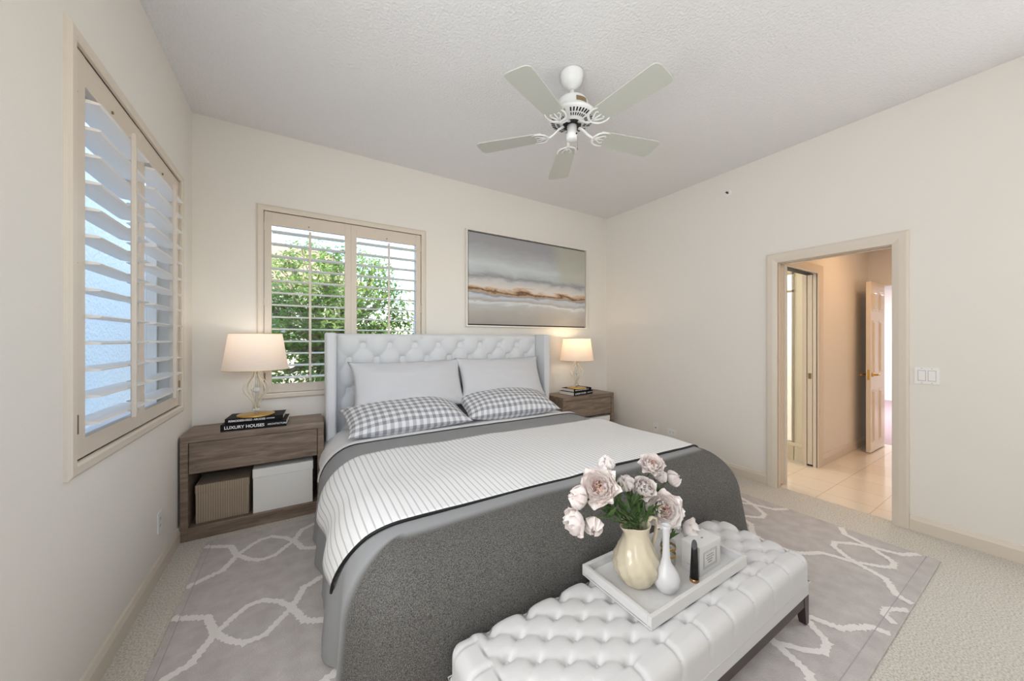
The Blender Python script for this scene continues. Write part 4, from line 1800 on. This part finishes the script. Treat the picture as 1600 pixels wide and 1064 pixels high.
TOCAM, RGT, UPV = Vector((-.80, -.60, .25)), Vector((.852, -.524, 0)), Vector((0, 0, 1))
FL = [  # position, facing (sideways, towards the viewer, up), size, kind, label
    ((1.684, -2.50, .769), (-.15, .85, .25), .150, 'open', 'largest open blush peony facing the camera above the pitcher spout'),
    ((1.776, -2.45, .811), (-.05, .25, .95), .085, 'bud', 'small closed blush peony rising highest over the pitcher spout'),
    ((2.045, -2.47, .778), (.12, .60, .7), .115, 'open', 'open ruffled peony topmost of the bouquet on the handle side'),
    ((2.173, -2.47, .681), (.85, .25, .35), .085, 'bud', 'half-closed peony turned away toward the doorway'),
    ((1.949, -2.50, .700), (.10, .85, .40), .115, 'cup', 'round cupped peony at the middle of the bouquet'),
    ((1.880, -2.47, .715), (-.4, .4, .8), .085, 'bud', 'small half-open peony behind the round cupped one'),
    ((2.004, -2.56, .620), (.15, .90, .10), .160, 'open', 'large open peony hanging over the white bud vase'),
    ((1.628, -2.47, .720), (-.85, .1, .35), .100, 'bud', 'peony seen from behind beside the largest open bloom'),
    ((1.555, -2.52, .680), (-.75, .5, -.15), .115, 'cup', 'peony drooping lowest over the pitcher spout side'),
    ((1.622, -2.53, .662), (.1, .75, -.45), .085, 'bud', 'closed oval peony bud beside the lowest drooping bloom'),
    ((2.115, -2.45, .700), (.4, .5, .5), .080, 'bud', 'small peony half hidden under the topmost ruffled bloom'),
]
rnd = random.Random(9)
for k, (c, f, s, kd, lab) in enumerate(FL):
    mouth = (px_ + rnd.uniform(-.030, .030), py_ + rnd.uniform(-.028, .028), TZ + .232)
    peony(c, RGT * f[0] + TOCAM * f[1] + UPV * f[2], s, kd, mouth, lab, 100 + k, 14, 1.0)
peony((2.185, -2.545, .488), RGT * .75 + TOCAM * .45 - UPV * .25, .115, 'cup', (2.078, -2.528, TZ + .085), 'single pale peony drooping beside the small white box', 140, 4, .9, None)

# ================================================================== PAINTING
m, nt, bb = base_mat('abstract_seascape_canvas')
L = nt.links
tc = N(nt, 'ShaderNodeTexCoord')
sp = N(nt, 'ShaderNodeSeparateXYZ')
L.new(tc.outputs['Generated'], sp.inputs[0])
mp = N(nt, 'ShaderNodeMapping')
mp.inputs['Scale'].default_value = (2.6, 1, 5)
L.new(tc.outputs['Generated'], mp.inputs[0])
n1 = N(nt, 'ShaderNodeTexNoise', Scale=1.5, Detail=7, Roughness=.62, Distortion=.5)
L.new(mp.outputs[0], n1.inputs['Vector'])
a1 = N(nt, 'ShaderNodeMath', operation='MULTIPLY_ADD')
a1.inputs[1].default_value = .20
L.new(n1.outputs['Fac'], a1.inputs[0])
a2 = N(nt, 'ShaderNodeMath', operation='MULTIPLY_ADD')     # slight slope of the horizon
a2.inputs[1].default_value = .02
L.new(sp.outputs['X'], a2.inputs[0])
L.new(sp.outputs['Z'], a2.inputs[2])
L.new(a2.outputs[0], a1.inputs[2])
r = N(nt, 'ShaderNodeValToRGB')
e = r.color_ramp.elements
e[0].position, e[0].color = .0, lin('#97918F')
e[1].position, e[1].color = 1.0, lin('#A3A3A6')
for pos, c in ((.12, '#A8A29C'), (.22, '#B4AEA6'), (.31, '#C2C1BE'), (.345, '#DCDFE0'), (.375, '#B3ADA8'), (.42, '#CBD0D8'), (.445, '#94939A'), (.467, '#C2A98C'), (.488, '#64432E'), (.505, '#C7A684'), (.53, '#DFD8D0'), (.60, '#C9C8C8'), (.64, '#9A9A9E'), (.68, '#BEC4C6'), (.76, '#CDD4D6'), (.90, '#B2B5B8')):
    q = e.new(pos)
    q.color = lin(c)
L.new(a1.outputs[0], r.inputs['Fac'])
# paler olive area toward the corner
n2 = N(nt, 'ShaderNodeTexNoise', Scale=2.4, Detail=4)
L.new(tc.outputs['Generated'], n2.inputs['Vector'])
a3 = N(nt, 'ShaderNodeMath', operation='MULTIPLY_ADD')
a3.inputs[1].default_value = .5
L.new(n2.outputs['Fac'], a3.inputs[0])
L.new(sp.outputs['X'], a3.inputs[2])
r2 = N(nt, 'ShaderNodeValToRGB')
r2.color_ramp.elements[0].position = .88
r2.color_ramp.elements[1].position = 1.0
r2.color_ramp.elements[0].color = (0, 0, 0, 1)
r2.color_ramp.elements[1].color = (.7, .7, .7, 1)
L.new(a3.outputs[0], r2.inputs['Fac'])
r3 = N(nt, 'ShaderNodeValToRGB')
r3.color_ramp.elements[0].position = .52
r3.color_ramp.elements[1].position = .60
L.new(sp.outputs['Z'], r3.inputs['Fac'])
mm = N(nt, 'ShaderNodeMath', operation='MULTIPLY')
L.new(r2.outputs['Color'], mm.inputs[0])
L.new(r3.outputs['Color'], mm.inputs[1])
mixc = N(nt, 'ShaderNodeMix', data_type='RGBA')
mixc.inputs['B'].default_value = (0, 0, 0, 1)
L.new(mm.outputs[0], mixc.inputs[0])
L.new(r.outputs['Color'], mixc.inputs[6])
mixc.inputs[7].default_value = lin('#BDBDAC')
L.new(mixc.outputs[2], bb.inputs['Base Color'])
bb.inputs['Roughness'].default_value = .7
bp = N(nt, 'ShaderNodeBump', Strength=.25, Distance=.004)
L.new(n1.outputs['Fac'], bp.inputs['Height'])
L.new(bp.outputs[0], bb.inputs['Normal'])
m_canvas = m
AX0, AX1, AZ0, AZ1 = 2.218, 3.978, 1.490, 2.552
art = thing('painting', 'wide abstract beach-coloured painting in a thin white frame above the bed', 'painting', ((AX0 + AX1) / 2, 0, AZ0))
b = new_bm()
box(b, AX0 + .03, AX1 - .03, -.028, -.004, AZ0 + .03, AZ1 - .03)
obj('canvas', b, m_canvas, art)
b = new_bm()
fw = .016
for x0, x1, z0, z1 in ((AX0, AX1, AZ0, AZ0 + fw), (AX0, AX1, AZ1 - fw, AZ1), (AX0, AX0 + fw, AZ0 + fw, AZ1 - fw), (AX1 - fw, AX1, AZ0 + fw, AZ1 - fw)):
    box(b, x0, x1, -.045, -.002, z0, z1, .001)
obj('frame', b, M('white_painted_frame', '#EDE8E0', .4), art)
b = new_bm()
box(b, AX0 + fw, AX1 - fw, -.008, -.002, AZ0 + fw, AZ1 - fw)
obj('backing', b, m_dark, art)

# ================================================================== CEILING FAN
FX, FY, FZ = 2.172, -1.785, 2.672
fan = thing('ceiling_fan', 'white five-blade ceiling fan', 'fan', (FX, FY, H))
m_fan = M('white_fan_enamel', '#F4F4F2', .3)
m_blade = M('off_white_fan_blade', '#C8C9C0', .45)
b = new_bm()
lathe(b, [(.072, 3.049), (.074, 3.037), (.070, 3.024), (.068, 3.005), (.058, 2.98), (.042, 2.965), (.028, 2.958), (.022, 2.945), (.0, 2.945)], (FX, FY, 0), 40, close_t=False)
obj('canopy', b, m_fan, fan)
b = new_bm()
lathe(b, [(.014, 2.94), (.014, 2.87)], (FX, FY, 0), 16)
lathe(b, [(.021, 2.905), (.024, 2.90), (.024, 2.875), (.03, 2.868)], (FX, FY, 0), 20)
obj('downrod', b, m_fan, fan)
b = new_bm()
lathe(b, [(.0, 2.880), (.05, 2.878), (.088, 2.868), (.100, 2.852), (.106, 2.82), (.114, 2.795), (.138, 2.778), (.149, 2.770), (.150, 2.760), (.145, 2.752), (.10, 2.738), (.064, 2.730), (.06, 2.722), (.0, 2.722)], (FX, FY, 0), 56, close_b=False, close_t=False)
mot = obj('motor_housing', b, m_fan, fan)
b = new_bm()
for k in range(40):
    if k % 8 in (0,):
        continue
    a = 2 * PI * k / 40
    for r0, r1, w, za, zb in ((.110, .134, .0042, 2.7400, 2.7480), (.080, .099, .003, 2.7330, 2.7370)):
        ca, sa = math.cos(a), math.sin(a)
        vs = []
        for rr_, ww, zz in ((r0, -w, za), (r1, -w * 1.1, zb), (r1, w * 1.1, zb), (r0, w, za)):
            vs.append(b.verts.new((FX + ca * rr_ - sa * ww, FY + sa * rr_ + ca * ww, zz - .0015)))
        vt = [b.verts.new(v.co + Vector((0, 0, .004))) for v in vs]
        for q in range(4):
            b.faces.new((vs[q], vs[(q + 1) % 4], vt[(q + 1) % 4], vt[q]))
        b.faces.new(vs)
        b.faces.new(vt)
obj('vent_slot', b, m_black, mot)
b = new_bm()
lathe(b, [(.058, 2.724), (.058, 2.714), (.030, 2.712)], (FX, FY, 0), 40)
obj('flywheel', b, m_black, fan)
b = new_bm()
lathe(b, [(.031, 2.722), (.031, 2.665), (.036, 2.660), (.036, 2.628), (.030, 2.620), (.0, 2.619)], (FX, FY, 0), 36, close_t=False)
sw = obj('switch_housing', b, m_fan, fan)
b = new_bm()
lathe(b, [(.005, 0), (.005, .004), (.0, .004)], (0, 0, 0), 10, close_t=False)
bmesh.ops.rotate(b, cent=(0, 0, 0), matrix=Matrix.Rotation(PI / 2, 3, 'X'), verts=b.verts[:])
bmesh.ops.translate(b, vec=(FX + .004, FY - .036, 2.648), verts=b.verts[:])
obj('switch_hole', b, m_black, sw)
b = new_bm()
tube(b, [(FX + .012, FY - .034, 2.640), (FX + .013, FY - .037, 2.62), (FX + .013, FY - .037, 2.56)], .0012, 5)
lathe(b, [(.0, 0), (.003, .003), (.003, .012), (.0, .016)], (FX + .013, FY - .037, 2.545), 8, close_b=False, close_t=False)
obj('pull_chain', b, m_hinge, fan)
b = new_bm()
for k in range(7):
    pass
a0, a1 = -2.05, -1.35
vs0 = []
for i in range(9):
    a = a0 + (a1 - a0) * i / 8
    vs0.append([b.verts.new((FX + rr_ * math.cos(a), FY + rr_ * math.sin(a), z)) for rr_, z in ((.1062, 2.838), (.1112, 2.806))])
for i in range(8):
    b.faces.new((vs0[i][0], vs0[i + 1][0], vs0[i + 1][1], vs0[i][1]))
obj('badge', b, M('antique_brass_badge', '#9C8A66', .4, .7), mot)
for k in range(5):
    ang = math.radians(59 + 72 * k)
    Rz = Matrix.Translation((FX, FY, FZ)) @ Matrix.Rotation(ang, 4, 'Z')
    Rp = Rz @ Matrix.Rotation(math.radians(-7), 4, 'X')
    b = new_bm()
    out = [(.185, -.058), (.19, -.063), (.60, -.083), (.622, -.079), (.634, -.064), (.638, -.045), (.638, .045), (.634, .064), (.622, .079), (.60, .083), (.19, .063), (.185, .058)]
    prism(b, out, lambda u, v, t: (u, v, t), -.003, .003)
    bmesh.ops.bevel(b, geom=b.edges[:], offset=.001, segments=1, affect='EDGES')
    bmesh.ops.transform(b, matrix=Rp, verts=b.verts[:])
    bl_ = obj('blade', b, m_blade, fan)
    b = new_bm()
    # cast scroll bracket under the blade root
    tube(b, [(.050, 0, .045), (.085, 0, .030), (.115, 0, .006), (.14, 0, -.008), (.165, 0, -.009)], [.012, .011, .010, .010, .009], 8, flat=.6)
    for s in (1, -1):
        tube(b, [(.150, 0, -.008), (.160, s * .022, -.009), (.172, s * .044, -.008), (.195, s * .058, -.007), (.225, s * .062, -.006), (.252, s * .055, -.006)], [.007, .0085, .008, .007, .0055, .003], 8, flat=.6)
        tube(b, [(.165, 0, -.009), (.185, s * .012, -.008), (.205, s * .026, -.007), (.222, s * .034, -.006), (.235, s * .028, -.006), (.228, s * .018, -.006)], [.007, .006, .005, .0045, .004, .003], 8, flat=.6)
    tube(b, [(.165, 0, -.009), (.20, 0, -.007), (.235, 0, -.006)], [.007, .006, .003], 8, flat=.6)
    bmesh.ops.transform(b, matrix=Rp, verts=b.verts[:])
    obj('bracket', b, m_fan, fan)

# ================================================================== WALL PLATES
sw_ = thing('light_switch', 'double rocker light switch on the plain wall beside the doorway', 'light switch', (W, -2.935, 1.095))
b = new_bm()
box(b, W - .006, W, -2.993, -2.877, 1.037, 1.153, .002)
obj('plate', b, m_plate, sw_)
for y in (-2.958, -2.912):
    b = new_bm()
    box(b, W - .0065, W - .004, y - .0185, y + .0185, 1.058, 1.132)
    obj('rocker_gap', b, M('switch_gap', '#B9B6B2', .6), sw_)
    b = new_bm()
    box(b, W - .010, W - .005, y - .0165, y + .0165, 1.061, 1.129, .002)
    obj('rocker', b, m_plate, sw_)
b = new_bm()
for y in (-2.958, -2.912):
    for z in (1.045, 1.145):
        box(b, W - .007, W - .005, y - .002, y + .002, z - .002, z + .002)
obj('screw', b, m_line, sw_)


def wall_outlet(label, p, nrm, vertical, jack=False):
    t = thing('wall_outlet', label, 'outlet', p)
    nx = Vector(nrm)
    tg = Vector((0, 1, 0))
    w, h = (.035, .058) if vertical else (.058, .035)

    def bx(b, u0, u1, v0, v1, d0, d1, bev=0):
        a, c = Vector(p) + nx * d0, Vector(p) + nx * d1
        box(b, min(a.x, c.x), max(a.x, c.x), p[1] + u0, p[1] + u1, p[2] + v0, p[2] + v1, bev)
    b = new_bm()
    bx(b, -w, w, -h, h, 0, .005, .0015)
    obj('plate', b, m_plate, t)
    b = new_bm()
    if jack:
        bx(b, -.004, .004, -.004, .004, .004, .016)
        obj('jack', b, m_dark, t)
    else:
        for s in (-1, 1):
            cu, cv = (0, s * .02) if vertical else (s * .02, 0)
            bx(b, cu - .007, cu - .004, cv - .005, cv + .005, .004, .0056)
            bx(b, cu + .004, cu + .007, cv - .005, cv + .005, .004, .0056)
            bx(b, cu - .002, cu + .002, cv - .010, cv - .007, .004, .0056)
        obj('socket_slots', b, m_line, t)


wall_outlet('white cable outlet low on the plain wall nearest the nightstand', (W, -.795, .279), (-1, 0, 0), True, True)
wall_outlet('white sideways power outlet low on the plain wall beside the cable outlet', (W, -1.005, .270), (-1, 0, 0), False)
wall_outlet('white power outlet low on the side wall beneath the shuttered window', (0, -.72, .30), (1, 0, 0), True)
spk = thing('fire_sprinkler', 'small round white sprinkler head high on the plain wall', 'sprinkler', (W, -1.628, 2.829))
b = new_bm()
lathe(b, [(.034, 0), (.033, .004), (.024, .007), (.018, .007)], (0, 0, 0), 24)
bmesh.ops.rotate(b, cent=(0, 0, 0), matrix=Matrix.Rotation(-PI / 2, 3, 'Y'), verts=b.verts[:])
bmesh.ops.translate(b, vec=(W, -1.628, 2.829), verts=b.verts[:])
obj('escutcheon', b, m_plate, spk)
b = new_bm()
tube(b, [(W - .006, -1.628, 2.829), (W - .03, -1.628, 2.829)], .007, 8)
box(b, W - .034, W - .030, -1.640, -1.616, 2.833, 2.838)
obj('nozzle', b, m_dark, spk)
